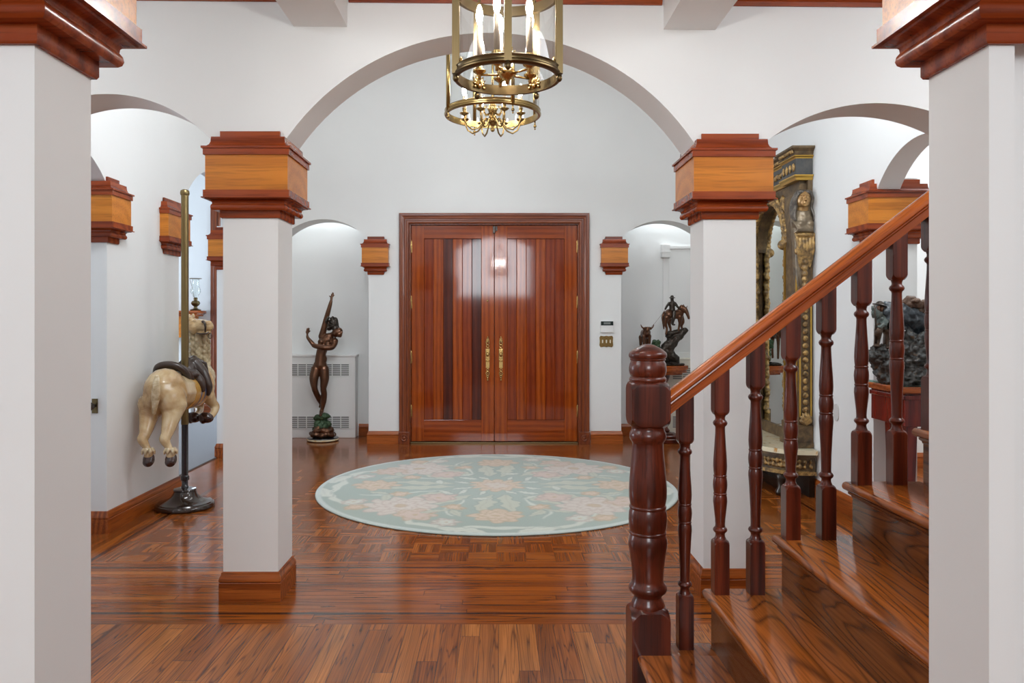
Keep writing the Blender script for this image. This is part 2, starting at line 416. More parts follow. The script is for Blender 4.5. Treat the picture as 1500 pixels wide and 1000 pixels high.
class Org:
    """organic body: tapered limbs and ellipsoids fused to one continuous skin"""
    def __init__(s): s.mb = MB()
    def limb(s, pts, rad, n=12):
        pts = [Vector(p) for p in pts]
        # densify with Catmull-Rom so limbs bend smoothly
        Q, Rr = [], []
        k = len(pts)
        for i in range(k-1):
            p0, p1, p2, p3 = pts[max(i-1, 0)], pts[i], pts[i+1], pts[min(i+2, k-1)]
            for q in range(6):
                t = q/6
                Q.append(.5*((2*p1)+(-p0+p2)*t+(2*p0-5*p1+4*p2-p3)*t*t+(-p0+3*p1-3*p2+p3)*t**3))
                Rr.append(rad[i]*(1-t)+rad[i+1]*t)
        Q.append(pts[-1]); Rr.append(rad[-1])
        s.mb.tube(Q, Rr, n); s.mb.ball(pts[0], rad[0], 12); s.mb.ball(pts[-1], rad[-1], 12)
        return s
    def ell(s, c, r, rot=None): s.mb.ball(c, r, 16, rot); return s
    def box(s, *a): s.mb.box(*a); return s
    def build(s, name, m, parent=None, voxel=.006, smooth=4, disp=0.0, dscale=20, disp2=0.0):
        me = bpy.data.meshes.new('tmp'); bmesh.ops.recalc_face_normals(s.mb.bm, faces=list(s.mb.bm.faces))
        s.mb.bm.to_mesh(me); s.mb.bm.free()
        o = bpy.data.objects.new('tmp', me); C.objects.link(o)
        r = o.modifiers.new('r', 'REMESH'); r.mode = 'VOXEL'; r.voxel_size = voxel
        if smooth:
            sm = o.modifiers.new('s', 'SMOOTH'); sm.factor = .5; sm.iterations = smooth
        dg = bpy.context.evaluated_depsgraph_get(); dg.update()
        me2 = bpy.data.meshes.new_from_object(o.evaluated_get(dg))
        bpy.data.objects.remove(o); bpy.data.meshes.remove(me)
        me2.name = name
        if disp:
            ns = [v.normal.copy() for v in me2.vertices]
            for v, nn in zip(me2.vertices, ns):
                v.co += nn*(disp*mnoise.fractal(v.co*dscale, 1.0, 2.0, 4)+(disp2*(abs(mnoise.noise(v.co*55))-.25) if disp2 else 0))
        if parent is not None: me2.transform(wm(parent).inverted())
        me2.materials.clear(); me2.materials.append(m)
        for p in me2.polygons: p.use_smooth = True
        ob = bpy.data.objects.new(name, me2); C.objects.link(ob)
        if parent is not None: ob.parent = parent
        return ob

def rotv(a, b):
    """rotation taking Z to direction b-a"""
    d = (Vector(b)-Vector(a)).normalized()
    return Vector((0, 0, 1)).rotation_difference(d).to_matrix()
# ------------------------------------------------------------------ the setting
def arch_wall(segs, top, t0, t1, axis='X'):
    """wall with openings. segs: (u0,u1,'solid',z) or (u0,u1,'arch',centre,radius,zc)"""
    mb = MB(); cols = []
    for sgm in segs:
        u0, u1 = sgm[0], sgm[1]
        if sgm[2] == 'solid': cols.append((u0, u1, sgm[3], sgm[3], False))
        else:
            c, R, zc = sgm[3:]; n = 48
            z = lambda u: zc+math.sqrt(max(0, R*R-(u-c)**2))
            for i in range(n):
                a, b = u0+(u1-u0)*i/n, u0+(u1-u0)*(i+1)/n
                cols.append((a, b, z(a), z(b), True))
    def pt(u, t, z): return (u, t, z) if axis == 'X' else (t, u, z)
    prev = None
    for a, b, za, zb, cur in cols:
        mb.face([pt(a, t0, za), pt(b, t0, zb), pt(b, t0, top), pt(a, t0, top)])
        mb.face([pt(a, t1, za), pt(a, t1, top), pt(b, t1, top), pt(b, t1, zb)])
        mb.face([pt(a, t0, za), pt(a, t1, za), pt(b, t1, zb), pt(b, t0, zb)])
        mb.face([pt(a, t0, top), pt(b, t0, top), pt(b, t1, top), pt(a, t1, top)])
        if prev is None: mb.face([pt(a, t0, za), pt(a, t0, top), pt(a, t1, top), pt(a, t1, za)])
        elif abs(prev-za) > 1e-4:
            mb.face([pt(a, t0, prev), pt(a, t1, prev), pt(a, t1, za), pt(a, t0, za)])
        prev = zb; last = b
    mb.face([pt(last, t0, prev), pt(last, t1, prev), pt(last, t1, top), pt(last, t0, top)])
    bmesh.ops.remove_doubles(mb.bm, verts=list(mb.bm.verts), dist=1e-5)
    return mb
def struct(o, label): return tag(o, label, None, None, 'structure')

ROT = Matrix.Translation((-1.22, 3.8, 0)) @ Matrix.Rotation(.0227, 4, 'Z') @ Matrix.Translation((1.22, -3.8, 0))
# arcade wall over the two square pillars
mb = arch_wall([(-9.0, -2.48, 'solid', 0), (-2.48, -1.355, 'arch', -1.919, .686, 1.8156), (-1.355, -1.083, 'solid', 2.21),
                (-1.083, 1.035, 'arch', -.0304, 1.2295, 1.589), (1.035, 1.298, 'solid', 2.21),
                (1.298, 2.52, 'arch', 1.923, .924, 1.557), (2.52, 5.6, 'solid', 0)], 4.8, 3.8, 4.06)
mb.bm.transform(ROT)
struct(mb.build('wall_arcade', M['white'], smooth_angle=30), 'white plaster wall of three arches carried on square pillars')
# door wall
mb = arch_wall([(-2.54, -1.437, 'arch', -1.94, .65, 1.864), (-1.437, -.9785, 'solid', 0), (-.9785, .9173, 'solid', 2.465),
                (.9173, 1.391, 'solid', 0), (1.391, 2.5, 'arch', 1.86, .66, 1.84)], 4.8, 8.6, 8.9)
struct(mb.build('wall_front', M['white'], smooth_angle=30), 'white wall around the double door with an arched niche each side')
mb = MB(); mb.box(-2.9, 2.8, 9.2, 9.35, 0, 4.8)
struct(mb.build('wall_niche', M['white']), 'white back wall of the two arched niches')
# left aisle wall
mb = arch_wall([(3.9, 5.0, 'arch', 4.52, .65, 1.83), (5.0, 6.13, 'solid', 0), (6.13, 7.73, 'arch', 6.93, .844, 1.87), (7.73, 9.2, 'solid', 0)],
               4.8, -2.69, -2.54, 'Y')
for a, b in ((5.0, 6.13), (7.73, 9.2)): mb.box(-2.82, -2.691, a, b, 0, 2.33)
struct(mb.build('wall_left', M['white'], smooth_angle=30), 'white left aisle wall with arched openings')
mb = arch_wall([(3.9, 5.1, 'arch', 4.55, .65, 1.83), (5.1, 9.2, 'solid', 0)], 4.8, 2.5, 2.65, 'Y')
mb.box(2.651, 2.79, 5.1, 9.2, 0, 2.33)
struct(mb.build('wall_right', M['white'], smooth_angle=30), 'white right aisle wall behind the gilded mirror')
# opening next to the camera
for nm, x0, x1, lb in (('wall_near_left', -3.6, -.936, 'white wall end beside the camera, on the left'), ('wall_near_right', .948, 3.6, 'white wall end beside the stairs, on the right')):
    mb = MB(); mb.box(x0, x1, 1.45, 1.56, 0, 3.15); struct(mb.build(nm, M['white']), lb)
# rooms round about
def room_wall(name, boxes, label):
    mb = MB()
    for b in boxes: mb.box(*b)
    return struct(mb.build(name, M['white']), label)
room_wall('wall_hall_left', [(-3.75, -3.6, -4, 3.75, 0, 4.4)], 'white side wall of the hall, left')
room_wall('wall_hall_right', [(3.6, 3.75, -4, 3.85, 0, 4.4)], 'white side wall of the hall, right')
room_wall('wall_hall_back', [(-3.75, -1.15, -4.15, -4, 0, 4.4), (.95, 3.75, -4.15, -4, 0, 4.4), (-1.15, .95, -4.15, -4, 0, 2.0), (-1.15, .95, -4.15, -4, 3.9, 4.4)], 'white wall behind the camera with a high window')
room_wall('wall_living_far', [(-9, -4.10, 11.4, 11.55, 0, 3.6), (-2.7, -2.2, 11.4, 11.55, 0, 3.6), (-4.10, -2.7, 11.4, 11.55, 0, .15), (-4.10, -2.7, 11.4, 11.55, 3.0, 3.6)], 'white far wall of the carpeted living room')
room_wall('wall_living_left', [(-9.15, -9, 3.7, 6.0, 0, 3.6), (-9.15, -9, 9.6, 11.55, 0, 3.6), (-9.15, -9, 6.0, 9.6, 0, .5), (-9.15, -9, 6.0, 9.6, 2.9, 3.6)], 'white left wall of the living room with a wide window')
room_wall('wall_living_right', [(-2.69, -2.54, 9.2, 11.55, 0, 4.8), (-2.9, -2.69, 3.7, 3.95, 0, 4.8)], 'white right wall of the living room')
room_wall('wall_living_upper', [(-2.84, -2.70, 3.9, 11.55, 3.6, 4.8)], 'white wall above the living room ceiling line')
room_wall('wall_study_far', [(2.65, 5.6, 7.2, 7.35, 0, 3.6)], 'white far wall of the room behind the right aisle')
room_wall('wall_study_right', [(5.5, 5.65, 3.8, 7.35, 0, 3.6)], 'white right wall of the room behind the right aisle')
def slab(name, rects, label, m='ceil'):
    mb = MB()
    for r in rects: mb.box(*r)
    return struct(mb.build(name, M[m]), label)
slab('ceiling_hall', [(-3.75, 3.75, 1.45, 3.95, 3.15, 3.3), (-3.75, 3.75, -4.15, 1.45, 4.4, 4.55), (-3.75, 3.75, 1.45, 1.56, 3.3, 4.4)], 'white hall ceiling')
slab('ceiling_foyer', [(-2.9, 2.9, 3.8, 9.35, 4.8, 4.95)], 'white high foyer ceiling')
slab('ceiling_living', [(-9.15, -2.70, 3.7, 11.55, 3.6, 3.75)], 'white living room ceiling')
slab('ceiling_study', [(2.65, 5.65, 3.7, 7.35, 3.6, 3.75)], 'white ceiling of the room behind the right aisle')
for nm, x0, x1, y1, sd in (('beam', -1.0066, -.743, 3.84, 'left'), ('beam', .834, 1.094, 3.88, 'right')):
    mb = MB(); mb.box(x0, x1, 1.45, y1, 2.842, 3.15)
    struct(mb.build('ceiling_beam', M['white']), 'white ceiling beam on the %s of the brass lantern, running toward the arches' % sd)
# mahogany crown along the arcade wall
crown = [(0, 2.962), (.012, 2.962), (.018, 2.98), (.05, 3.02), (.055, 3.05), (.09, 3.10), (.10, 3.15), (0, 3.15)]
k = 0
for x0, x1 in ((-.735, .826), (1.102, 3.55), (-3.55, -1.015)):
    k += 1; mb = MB(); mb.sweep([(x0, 3.8), (x1, 3.8)], crown); mb.bm.transform(ROT)
    struct(mb.build('trim_%d' % k, M['mould']), 'mahogany crown moulding at the top of the arcade wall')

# floor ---------------------------------------------------------------
fl = MB()
def rect(x0, x1, y0, y1, mi, z=0.0):
    fl.mi = mi; fl.face([(x0, y0, z), (x1, y0, z), (x1, y1, z), (x0, y1, z)])
rect(-3.75, 3.75, -4.15, 3.506, 0)
def band_x(y0, y1, x0, x1, lines):
    ys = [y0]+[q for l in lines for q in (l-.011, l+.011)]+[y1]
    for i in range(len(ys)-1): rect(x0, x1, ys[i], ys[i+1], 4 if i % 2 else 1)
band_x(3.506, 4.417, -2.82, 5.6, [3.637, 4.308])
def band_y(x0, x1, y0, y1, lines):
    xs = [x0]+[q for l in lines for q in (l-.011, l+.011)]+[x1]
    for i in range(len(xs)-1): rect(xs[i], xs[i+1], y0, y1, 4 if i % 2 else 2)
band_y(-2.82, -2.236, 4.417, 8.9, [-2.345]); band_y(2.2, 2.5, 4.417, 8.9, [2.31])
rect(-2.236, 2.2, 4.417, 8.0, 3)
band_x(8.0, 9.35, -2.236, 2.2, [8.13])
rect(-2.82, -2.236, 8.9, 9.35, 2); rect(2.2, 2.5, 8.9, 9.35, 2)
rect(2.5, 5.6, 4.417, 7.35, 0)
fo = fl.build('floor', [M['fl_front'], M['fl_band'], M['fl_side'], M['fl_parq'], M['inlay']], fix=False)
struct(fo, 'polished oak floor with strip boards, border bands and parquet')
mb = MB(); mb.box(-9.15, -2.82, 3.7, 11.55, -.02, .012)
struct(mb.build('floor_carpet', M['carpet']), 'grey blue carpet of the living room')

# ------------------------------------------------------------------ mouldings: capitals and baseboards
LOWER = [(0, 1.892), (.008, 1.892), (.0115, 1.898), (.0115, 1.927), (.038, 1.927), (.044, 1.932), (.047, 1.941), (.045, 1.951), (.040, 1.958), (.041, 1.966),
         (.047, 1.973), (.058, 1.977), (.066, 1.978), (.068, 1.982), (.0805, 1.982), (.0805, 1.987), (.073, 1.988), (.073, 2.021), (.064, 2.0215)]
FASC = [(0, 2.0215), (.0647, 2.0215), (.0647, 2.192), (0, 2.192)]
UPPER = [(.064, 2.192), (.073, 2.192), (.073, 2.223), (.0805, 2.223), (.0805, 2.233), (.070, 2.234), (.060, 2.238), (.051, 2.247), (.046, 2.260), (.044, 2.285), (.0115, 2.286), (.0115, 2.319), (0, 2.319)]
def capital_parts(path, parent, closed=False):
    for nm, pr, m in (('lower_moulding', LOWER, 'mould'), ('fascia', FASC, 'honey'), ('upper_moulding', UPPER, 'mould')):
        mb = MB(); mb.sweep(path, pr, closed); mb.build(nm, M[m], parent, 35)
BASE = [(.0166, 0), (.0166, .090), (.0125, .094), (.0175, .099), (.0175, .106), (.0145, .118), (.009, .128), (.007, .140), (0, .1436)]

def pillar(x0, x1, y0, y1, label):
    t = thing('square_pillar', ((x0+x1)/2, (y0+y1)/2, 0), label, 'pillar', 'square pillars under the arcade', kind='thing')
    mb = MB(); mb.box(x0, x1, y0, y1, 0, 2.205); mb.build('shaft', M['white'], t)
    rc = [(x0, y0), (x1, y0), (x1, y1), (x0, y1)]
    cp = bpy.data.objects.new('capital', None); C.objects.link(cp); cp.parent = t; cp.location = (0, 0, 1.89)
    capital_parts(rc, cp, True)
    mb = MB(); mb.sweep(rc, BASE, True); mb.build('base', M['base'], t, 35)
    return t
pillar(-1.355, -1.083, 3.80, 4.06, 'white square pillar with honey wood capital, left of the round rug')
pillar(1.035, 1.298, 3.85, 4.11, 'white square pillar with honey wood capital, behind the stair railing')
def near_col(box, path, label):
    t = thing('square_pillar', (box[0], box[2], 0), label, 'pillar', 'square pillars beside the camera', kind='thing')
    mb = MB(); mb.box(*box, 0, 2.84); mb.build('shaft', M['white'], t)
    cp = bpy.data.objects.new('capital', None); C.objects.link(cp); cp.parent = t; cp.location = (0, 0, 1.89)
    capital_parts(path, cp)
near_col((-.935, -.846, 1.405, 1.6), [(-1.10, 1.405), (-.846, 1.405), (-.846, 1.6), (-1.10, 1.6)], 'big near white pillar cut off by the left edge, dark wood capital')
near_col((.90, .947, 1.405, 1.6), [(1.05, 1.6), (.90, 1.6), (.90, 1.405), (1.05, 1.405)], 'big near white pillar cut off by the right edge, in front of the stairs')

def wall_capital(path, label, group):
    t = thing('pilaster_capital', (path[1][0], path[1][1], 1.892), label, 'capital', group)
    capital_parts(path, t); return t
wall_capital([(-1.438, 8.8), (-1.438, 8.599), (-1.275, 8.599), (-1.275, 8.6)], 'small stepped wood capital on the white wall left of the double door', 'wood capitals beside the double door')
wall_capital([(1.226, 8.6), (1.226, 8.599), (1.392, 8.599), (1.392, 8.8)], 'small stepped wood capital on the white wall right of the double door', 'wood capitals beside the double door')
wall_capital([(-2.82, 5.14), (-2.82, 4.999), (-2.539, 4.999), (-2.539, 5.13), (-2.54, 5.13)], 'honey wood capital on the near end of the left aisle wall', 'wood capitals on the aisle walls')
wall_capital([(-2.54, 5.85), (-2.539, 5.85), (-2.539, 6.131), (-2.82, 6.131), (-2.82, 6.0)], 'narrow wood capital on the left aisle wall, partly behind the brass pole', 'wood capitals on the aisle walls')
wall_capital([(-2.82, 7.9), (-2.82, 7.729), (-2.539, 7.729), (-2.539, 7.9), (-2.54, 7.9)], 'dark wood capital glimpsed past the left edge of the left pillar', 'wood capitals on the aisle walls')
wall_capital([(2.5, 5.26), (2.499, 5.26), (2.499, 5.099), (2.791, 5.099), (2.791, 5.26)], 'honey wood capital behind the upper part of the handrail', 'wood capitals on the aisle walls')

def baseboard(name, path, label, m='base'):
    mb = MB(); mb.sweep(path, BASE); struct(mb.build(name, M[m], None, 35), label)
baseboard('baseboard_door_left', [(-1.437, 8.9), (-1.437, 8.6), (-1.095, 8.6)], 'oak baseboard left of the double door')
baseboard('baseboard_door_right', [(1.045, 8.6), (1.391, 8.6), (1.391, 8.9)], 'oak baseboard right of the double door')
baseboard('baseboard_left', [(-2.82, 5.6), (-2.82, 5.0), (-2.54, 5.0), (-2.54, 6.13), (-2.82, 6.13)], 'oak baseboard of the left aisle wall behind the camel', 'base_y')
baseboard('baseboard_far_left', [(-2.82, 8.4), (-2.82, 7.73), (-2.54, 7.73), (-2.54, 9.19)], 'oak baseboard at the far end of the left aisle', 'base_y')
baseboard('baseboard_right', [(2.5, 9.19), (2.5, 5.1), (2.79, 5.1)], 'oak baseboard of the right aisle wall under the mirror', 'base_y')
baseboard('baseboard_niche_left', [(-1.655, 9.2), (-.9, 9.2)], 'oak baseboard at the back of the left niche')
baseboard('baseboard_niche_right', [(1.0, 9.2), (1.97, 9.2)], 'oak baseboard at the back of the right niche')
baseboard('baseboard_living', [(-9, 11.4), (-4.24, 11.4)], 'oak baseboard of the living room')
baseboard('baseboard_study', [(2.8, 7.2), (5.5, 7.2)], 'oak baseboard of the room behind the right aisle')

# ------------------------------------------------------------------ double entrance door
dr = thing('door_1', (-.03, 8.62, 0), 'reddish mahogany double door with plank panels and brass handles', None, kind='structure')
cas = [(0, 0), (.0, .020), (.012, .028), (.028, .028), (.034, .022), (.050, .022), (.056, .030), (.075, .032), (.085, .036), (.110, .036), (.115, .030), (.115, 0)]
# casing profile: (distance outward from the opening, protrusion)
def casing_run(a, b, inward, name, m):
    """straight mitred casing from a to b in the XZ plane; inward = direction from casing to the opening"""
    mb = MB()
    pts0, pts1 = [], []
    for w, p in cas:
        da = Vector((a[0]-inward[0]*w+a[2]*w, 8.6-p, a[1]-inward[1]*w+a[3]*w))
        db = Vector((b[0]-inward[0]*w+b[2]*w, 8.6-p, b[1]-inward[1]*w+b[3]*w))
        pts0.append(da); pts1.append(db)
    mb.loft([pts0, pts1]); return mb.build(name, M[m], dr)
xl, xr, zt = -.9785, .9173, 2.465
casing_run((xl, .135, 0, 0), (xl, zt, 0, 1), (1, 0), 'casing', 'casing')
casing_run((xr, .135, 0, 0), (xr, zt, 0, 1), (-1, 0), 'casing', 'casing')
casing_run((xl, zt, -1, 0), (xr, zt, 1, 0), (0, -1), 'casing', 'casing_x')
for s, x in ((-1, xl-.058), (1, xr+.058)):
    mb = MB(); mb.box(x-.062, x+.062, 8.555, 8.6, 0, .138, .003)
    b = bmesh.new()
    mb.lathe([(0, .012), (.012, .012), (.016, .004), (.024, .004), (.028, .010), (.036, .010), (.04, 0)], 0, 0, 24, True,
             Matrix.Translation((x, 8.555, .072)) @ Matrix.Rotation(PI/2, 4, 'X'))
    mb.build('plinth_block', M['casing'], dr)
mb = MB(); mb.box(xl, xr, 8.60, 8.72, 0, .018, .002); mb.build('threshold', M['brass_dk'], dr)
mb = MB(); mb.box(xl-.002, xl+.012, 8.6, 8.85, 0, zt); mb.box(xr-.012, xr+.002, 8.6, 8.85, 0, zt); mb.box(xl, xr, 8.6, 8.85, zt-.012, zt+.002)
mb.build('jamb', M['casing'], dr)
def leaf(x0, x1, hinge_left, tones):
    lf = bpy.data.objects.new('door_leaf', None); C.objects.link(lf); lf.parent = dr; lf.location = (x0-dr.location.x, .02, .02)
    w = x1-x0; st = .142; Y0, Y1 = 8.64, 8.69; z0, z1 = .022, 2.450; rb, rt = .262, 2.30
    mb = MB()
    for a, b in ((x0, x0+st), (x1-st, x1)): mb.box(a, b, Y0, Y1, z0, z1, .003)
    mb.build('stile', [M['doorA' if hinge_left else 'doorA']], lf)
    mb = MB(); mb.box(x0+st, x1-st, Y0+.0005, Y1, z0, rb, .003); mb.box(x0+st, x1-st, Y0+.0005, Y1, rt, z1, .003); mb.build('rail', M['doorX'], lf)
    n = len(tones); pw = (x1-x0-2*st)/n
    mb = MB()
    for i, tn in enumerate(tones):
        mb.mi = tn; mb.box(x0+st+i*pw, x0+st+(i+1)*pw, Y0+.016, Y1-.004, rb-.002, rt+.002, .005, 1)
    mb.build('plank_panel', [M['doorA'], M['doorB'], M['doorC']], lf)
    # hinges
    xh = x0-.004 if hinge_left else x1+.004
    for za in (2.14, 1.515, .90, .29):
        mb = MB(); mb.lathe([(0, za-.007), (.006, za-.005), (.009, za), (.009, za+.140), (.006, za+.145), (0, za+.147)], xh, Y0-.004, 12)
        mb.box(xh-.012, xh+.012, Y0-.003, Y0, za+.004, za+.136); mb.build('hinge', M['brass'], lf)
    # ornate handle set
    hx = x1-.072 if hinge_left else x0+.072
    mb = MB(); yb = Y0
    mb.box(hx-.024, hx+.024, yb-.012, yb, .93, 1.065, .004)
    mb.box(hx-.018, hx+.018, yb-.018, yb-.011, .95, 1.05, .004)
    mb.box(hx-.022, hx+.022, yb-.008, yb, .845, .93, .003)
    def ring(zc, rx, rz, tk=.005):
        mb.tube([(hx+rx*math.cos(a), yb-.006, zc+rz*math.sin(a)) for a in [2*PI*i/16 for i in range(16)]], tk, 8, True)
    ring(1.135, .017, .030); ring(1.092, .015, .018); ring(1.165, .011, .018); ring(.825, .013, .014); ring(.785, .019, .022); ring(.752, .010, .014)
    mb.ball((hx, yb-.006, 1.192), (.006, .006, .014), 12); mb.ball((hx, yb-.008, 1.135), (.006, .006, .012), 12); mb.ball((hx, yb-.008, .785), .009, 12)
    mb.tube([(hx, yb-.006, .745), (hx, yb-.008, .715)], [.004, .006], 8); mb.ball((hx, yb-.009, .712), (.013, .008, .008), 12)
    hd = mb.build('handle', M['brass'], lf)
    mb = MB(); mb.ball((hx, yb-.040, 1.0), (.017, .02, .026), 16); mb.tube([(hx, yb-.01, 1.0), (hx, yb-.03, 1.0)], .008, 10)
    mb.ball((hx, yb-.026, .925), (.020, .016, .010), 12); mb.build('knob', M['brass'], lf)
    return lf
leaf(-.964, -.0325, True, [1, 0, 2, 0, 1, 2])
leaf(-.0275, .903, False, [1, 0, 1, 0, 1, 1])
mb = MB(); mb.box(-.046, -.018, 8.615, 8.64, 2.36, 2.44, .004); mb.box(-.014, .006, 8.622, 8.64, 2.385, 2.44, .003); mb.build('latch', M['iron'], dr)
mb = MB(); mb.lathe([(0, .006), (.009, .006), (.011, 0)], 0, 0, 16, True, Matrix.Translation((-.107, 8.64, 1.60)) @ Matrix.Rotation(PI/2, 4, 'X')); mb.build('peephole', M['brass'], dr)

# white cased closet opening at the back of the right niche
d2 = thing('door_2', (2.2, 9.2, 0), 'white painted casing with corner block at the back of the right niche', None, kind='structure')
mb = MB(); mb.box(1.96, 2.06, 9.13, 9.2, 2.13, 2.285, .004); mb.box(1.955, 2.065, 9.125, 9.2, 2.19, 2.20); mb.build('corner_block', M['trimwhite'], d2)
mb = MB(); mb.box(2.06, 2.498, 9.16, 9.2, 2.235, 2.27, .003); mb.build('head', M['trimwhite'], d2)
mb = MB(); mb.box(1.985, 2.055, 9.175, 9.2, 0, 2.13, .003); mb.build('leg', M['trimwhite'], d2)
mb = MB(); mb.box(2.058, 2.49, 9.185, 9.2, 0, 2.236); mb.box(2.1, 2.49, 9.175, 9.186, .93, 1.0, .003); mb.build('panel', M['trimwhite'], d2)

# living room French window
w1 = thing('window_1', (-3.4, 11.4, 0), 'tall window with red-brown casing glimpsed in the living room', None, kind='structure')
mb = MB(); mb.box(-4.235, -4.10, 11.34, 11.4, .012, 3.05, .01); mb.box(-4.19, -4.13, 11.325, 11.345, .012, 3.0, .008)
mb.box(-2.70, -2.565+.02, 11.36, 11.4, .012, 3.05, .01); mb.build('casing', M['casing'], w1)
mb = MB(); mb.box(-4.10, -2.70, 11.34, 11.4, 2.98, 3.12, .01); mb.box(-4.24, -2.69, 11.34, 11.4, .012, .16, .01); mb.build('casing', M['casing_x'], w1)
mb = MB(); mb.box(-4.10, -4.02, 11.42, 11.47, .15, 3.0); mb.box(-3.44, -3.36, 11.42, 11.47, .15, 3.0); mb.box(-2.78, -2.70, 11.42, 11.47, .15, 3.0)
mb.box(-4.10, -2.70, 11.42, 11.47, .15, .26); mb.box(-4.10, -2.70, 11.42, 11.47, 2.9, 3.0); mb.build('sash', M['trimwhite'], w1)
mb = MB(); mb.box(-4.05, -2.75, 11.44, 11.445, .2, 2.95); mb.build('pane', M['glass'], w1)
# ------------------------------------------------------------------ staircase rising to the right
RUN, RISE, YS, YN = .2585, .198, 2.838, 1.565
NST = 9
st = thing('staircase', (.50, YN, 0), 'oak staircase with rounded treads rising to the right', 'staircase')
nx = lambda k: .4985+RUN*k
for k in range(NST):
    z = RISE*(k+1); x0 = nx(k); x1 = x0+RUN+.03
    mb = MB()
    poly = [(x1, z-.03), (x1, z)]+[(x0+.015-.015*math.cos(a), z-.015+.015*math.sin(a)) for a in [PI/2-PI*i/8 for i in range(9)]]
    poly = [(x1, z-.03), (x1, z)]+[(x0+.015-.015*math.sin(t_), z-.015+.015*math.cos(t_)) for t_ in [PI*i/8 for i in range(9)]]
    yb = YS; yc = YS-.030
    # tread with a notch where the newel stands
    b = bmesh.new(); lo = [b.verts.new((x, YN, zz)) for x, zz in poly]
    if k == 0: hi = [b.verts.new((x, 2.726, zz)) for x, zz in poly]
    else: hi = [b.verts.new((x, yb, zz)) for x, zz in poly]
    n = len(poly); b.faces.new(lo); b.faces.new(hi[::-1])
    for i in range(n): b.faces.new((lo[i], lo[(i+1) % n], hi[(i+1) % n], hi[i]))
    mb.merge(b, None, False)
    if k == 0: mb.box(.619, x1, 2.7255, yb, z-.03, z, .004)
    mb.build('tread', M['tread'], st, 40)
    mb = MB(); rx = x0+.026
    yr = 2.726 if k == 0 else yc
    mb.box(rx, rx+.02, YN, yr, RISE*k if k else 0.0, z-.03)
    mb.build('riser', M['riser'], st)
    mb = MB()   # small cove under the nosing
    pr = [(rx, z-.03), (rx-.018, z-.03), (rx-.016, z-.038), (rx-.006, z-.044), (rx-.003, z-.052), (rx, z-.052)]
    b = bmesh.new(); lo = [b.verts.new((x, YN, zz)) for x, zz in pr]; hi = [b.verts.new((x, yr, zz)) for x, zz in pr]
    b.faces.new(lo); b.faces.new(hi[::-1])
    for i in range(len(pr)): b.faces.new((lo[i], lo[(i+1) % len(pr)], hi[(i+1) % len(pr)], hi[i]))
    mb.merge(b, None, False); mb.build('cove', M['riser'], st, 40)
mb = MB(); pts = [(.64, 0)]
pts = [(nx(1)+.047, 0)]
for k in range(1, NST): pts += [(nx(k)+.047, RISE*(k+1)-.031), (nx(k+1)+.047 if k < NST-1 else nx(k)+.25, RISE*(k+1)-.031)]
pts += [(nx(NST-1)+.25, 0)]
b = bmesh.new(); lo = [b.verts.new((x, YS-.055, z)) for x, z in pts]; hi = [b.verts.new((x, YS-.031, z)) for x, z in pts]
b.faces.new(lo); b.faces.new(hi[::-1])
for i in range(len(pts)): b.faces.new((lo[i], lo[(i+1) % len(pts)], hi[(i+1) % len(pts)], hi[i]))
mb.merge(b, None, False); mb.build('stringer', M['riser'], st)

# railing: newel, handrail, balusters
YB = 2.798; SL = .766
zb = lambda x: 1.052+SL*(x-.63)                     # underside of the rail
rl = thing('stair_railing', (.549, YB, 0), 'turned mahogany stair railing with newel post at the foot of the stairs', 'railing')
nw = bpy.data.objects.new('newel_post', None); C.objects.link(nw); nw.parent = rl
def octsec(cx, cy, h, c, z):
    q = [(h-c, h), (h, h-c), (h, -(h-c)), (h-c, -h), (-(h-c), -h), (-h, -(h-c)), (-h, h-c), (-(h-c), h)]
    return [Vector((cx+a, cy+b_, z)) for a, b_ in q]
def square_block(mb, cx, cy, h, z0, z1, sh, lo_round=True, hi_round=True, ch=.003):
    secs = []
    if lo_round: secs += [octsec(cx, cy, h*.80, h*.36, z0), octsec(cx, cy, h*.97, h*.42, z0+sh*.35), octsec(cx, cy, h, h*.22, z0+sh*.8), octsec(cx, cy, h, ch, z0+sh*1.35)]
    else: secs += [octsec(cx, cy, h, ch, z0)]
    if hi_round: secs += [octsec(cx, cy, h, ch, z1-sh*1.35), octsec(cx, cy, h, h*.22, z1-sh*.8), octsec(cx, cy, h*.97, h*.42, z1-sh*.35), octsec(cx, cy, h*.80, h*.36, z1)]
    else: secs += [octsec(cx, cy, h, ch, z1)]
    mb.loft(secs, False)
NX, NY = .549, 2.796
mb = MB(); square_block(mb, NX, NY, .069, 0, .352, .028, False, True); mb.build('base_block', M['mahog'], nw, 30)
mb = MB()
mb.lathe([(0, .345), (.060, .345), (.061, .352), (.057, .366), (.050, .380), (.049, .388), (.056, .395), (.066, .405), (.0695, .415), (.066, .426), (.058, .436), (.056, .450),
          (.058, .490), (.064, .535), (.070, .569), (.0705, .585), (.067, .602), (.064, .611), (.066, .613), (.067, .617), (.066, .621), (.064, .623), (.068, .640), (.0695, .664), (.068, .690), (.064, .704),
          (.066, .706), (.067, .710), (.066, .714), (.063, .717), (.068, .745), (.0685, .775), (.066, .815), (.061, .870), (.056, .925), (.0555, .940), (.057, .945), (.064, .955), (.067, .967), (.065, .980), (.060, .988), (.058, .998), (.060, 1.004), (0, 1.004)], NX, NY, 48)
mb.build('turning', M['mahog'], nw, 40)
mb = MB(); square_block(mb, NX, NY, .069, 1.0, 1.168, .024); mb.build('upper_block', M['mahog'], nw, 30)
mb = MB()
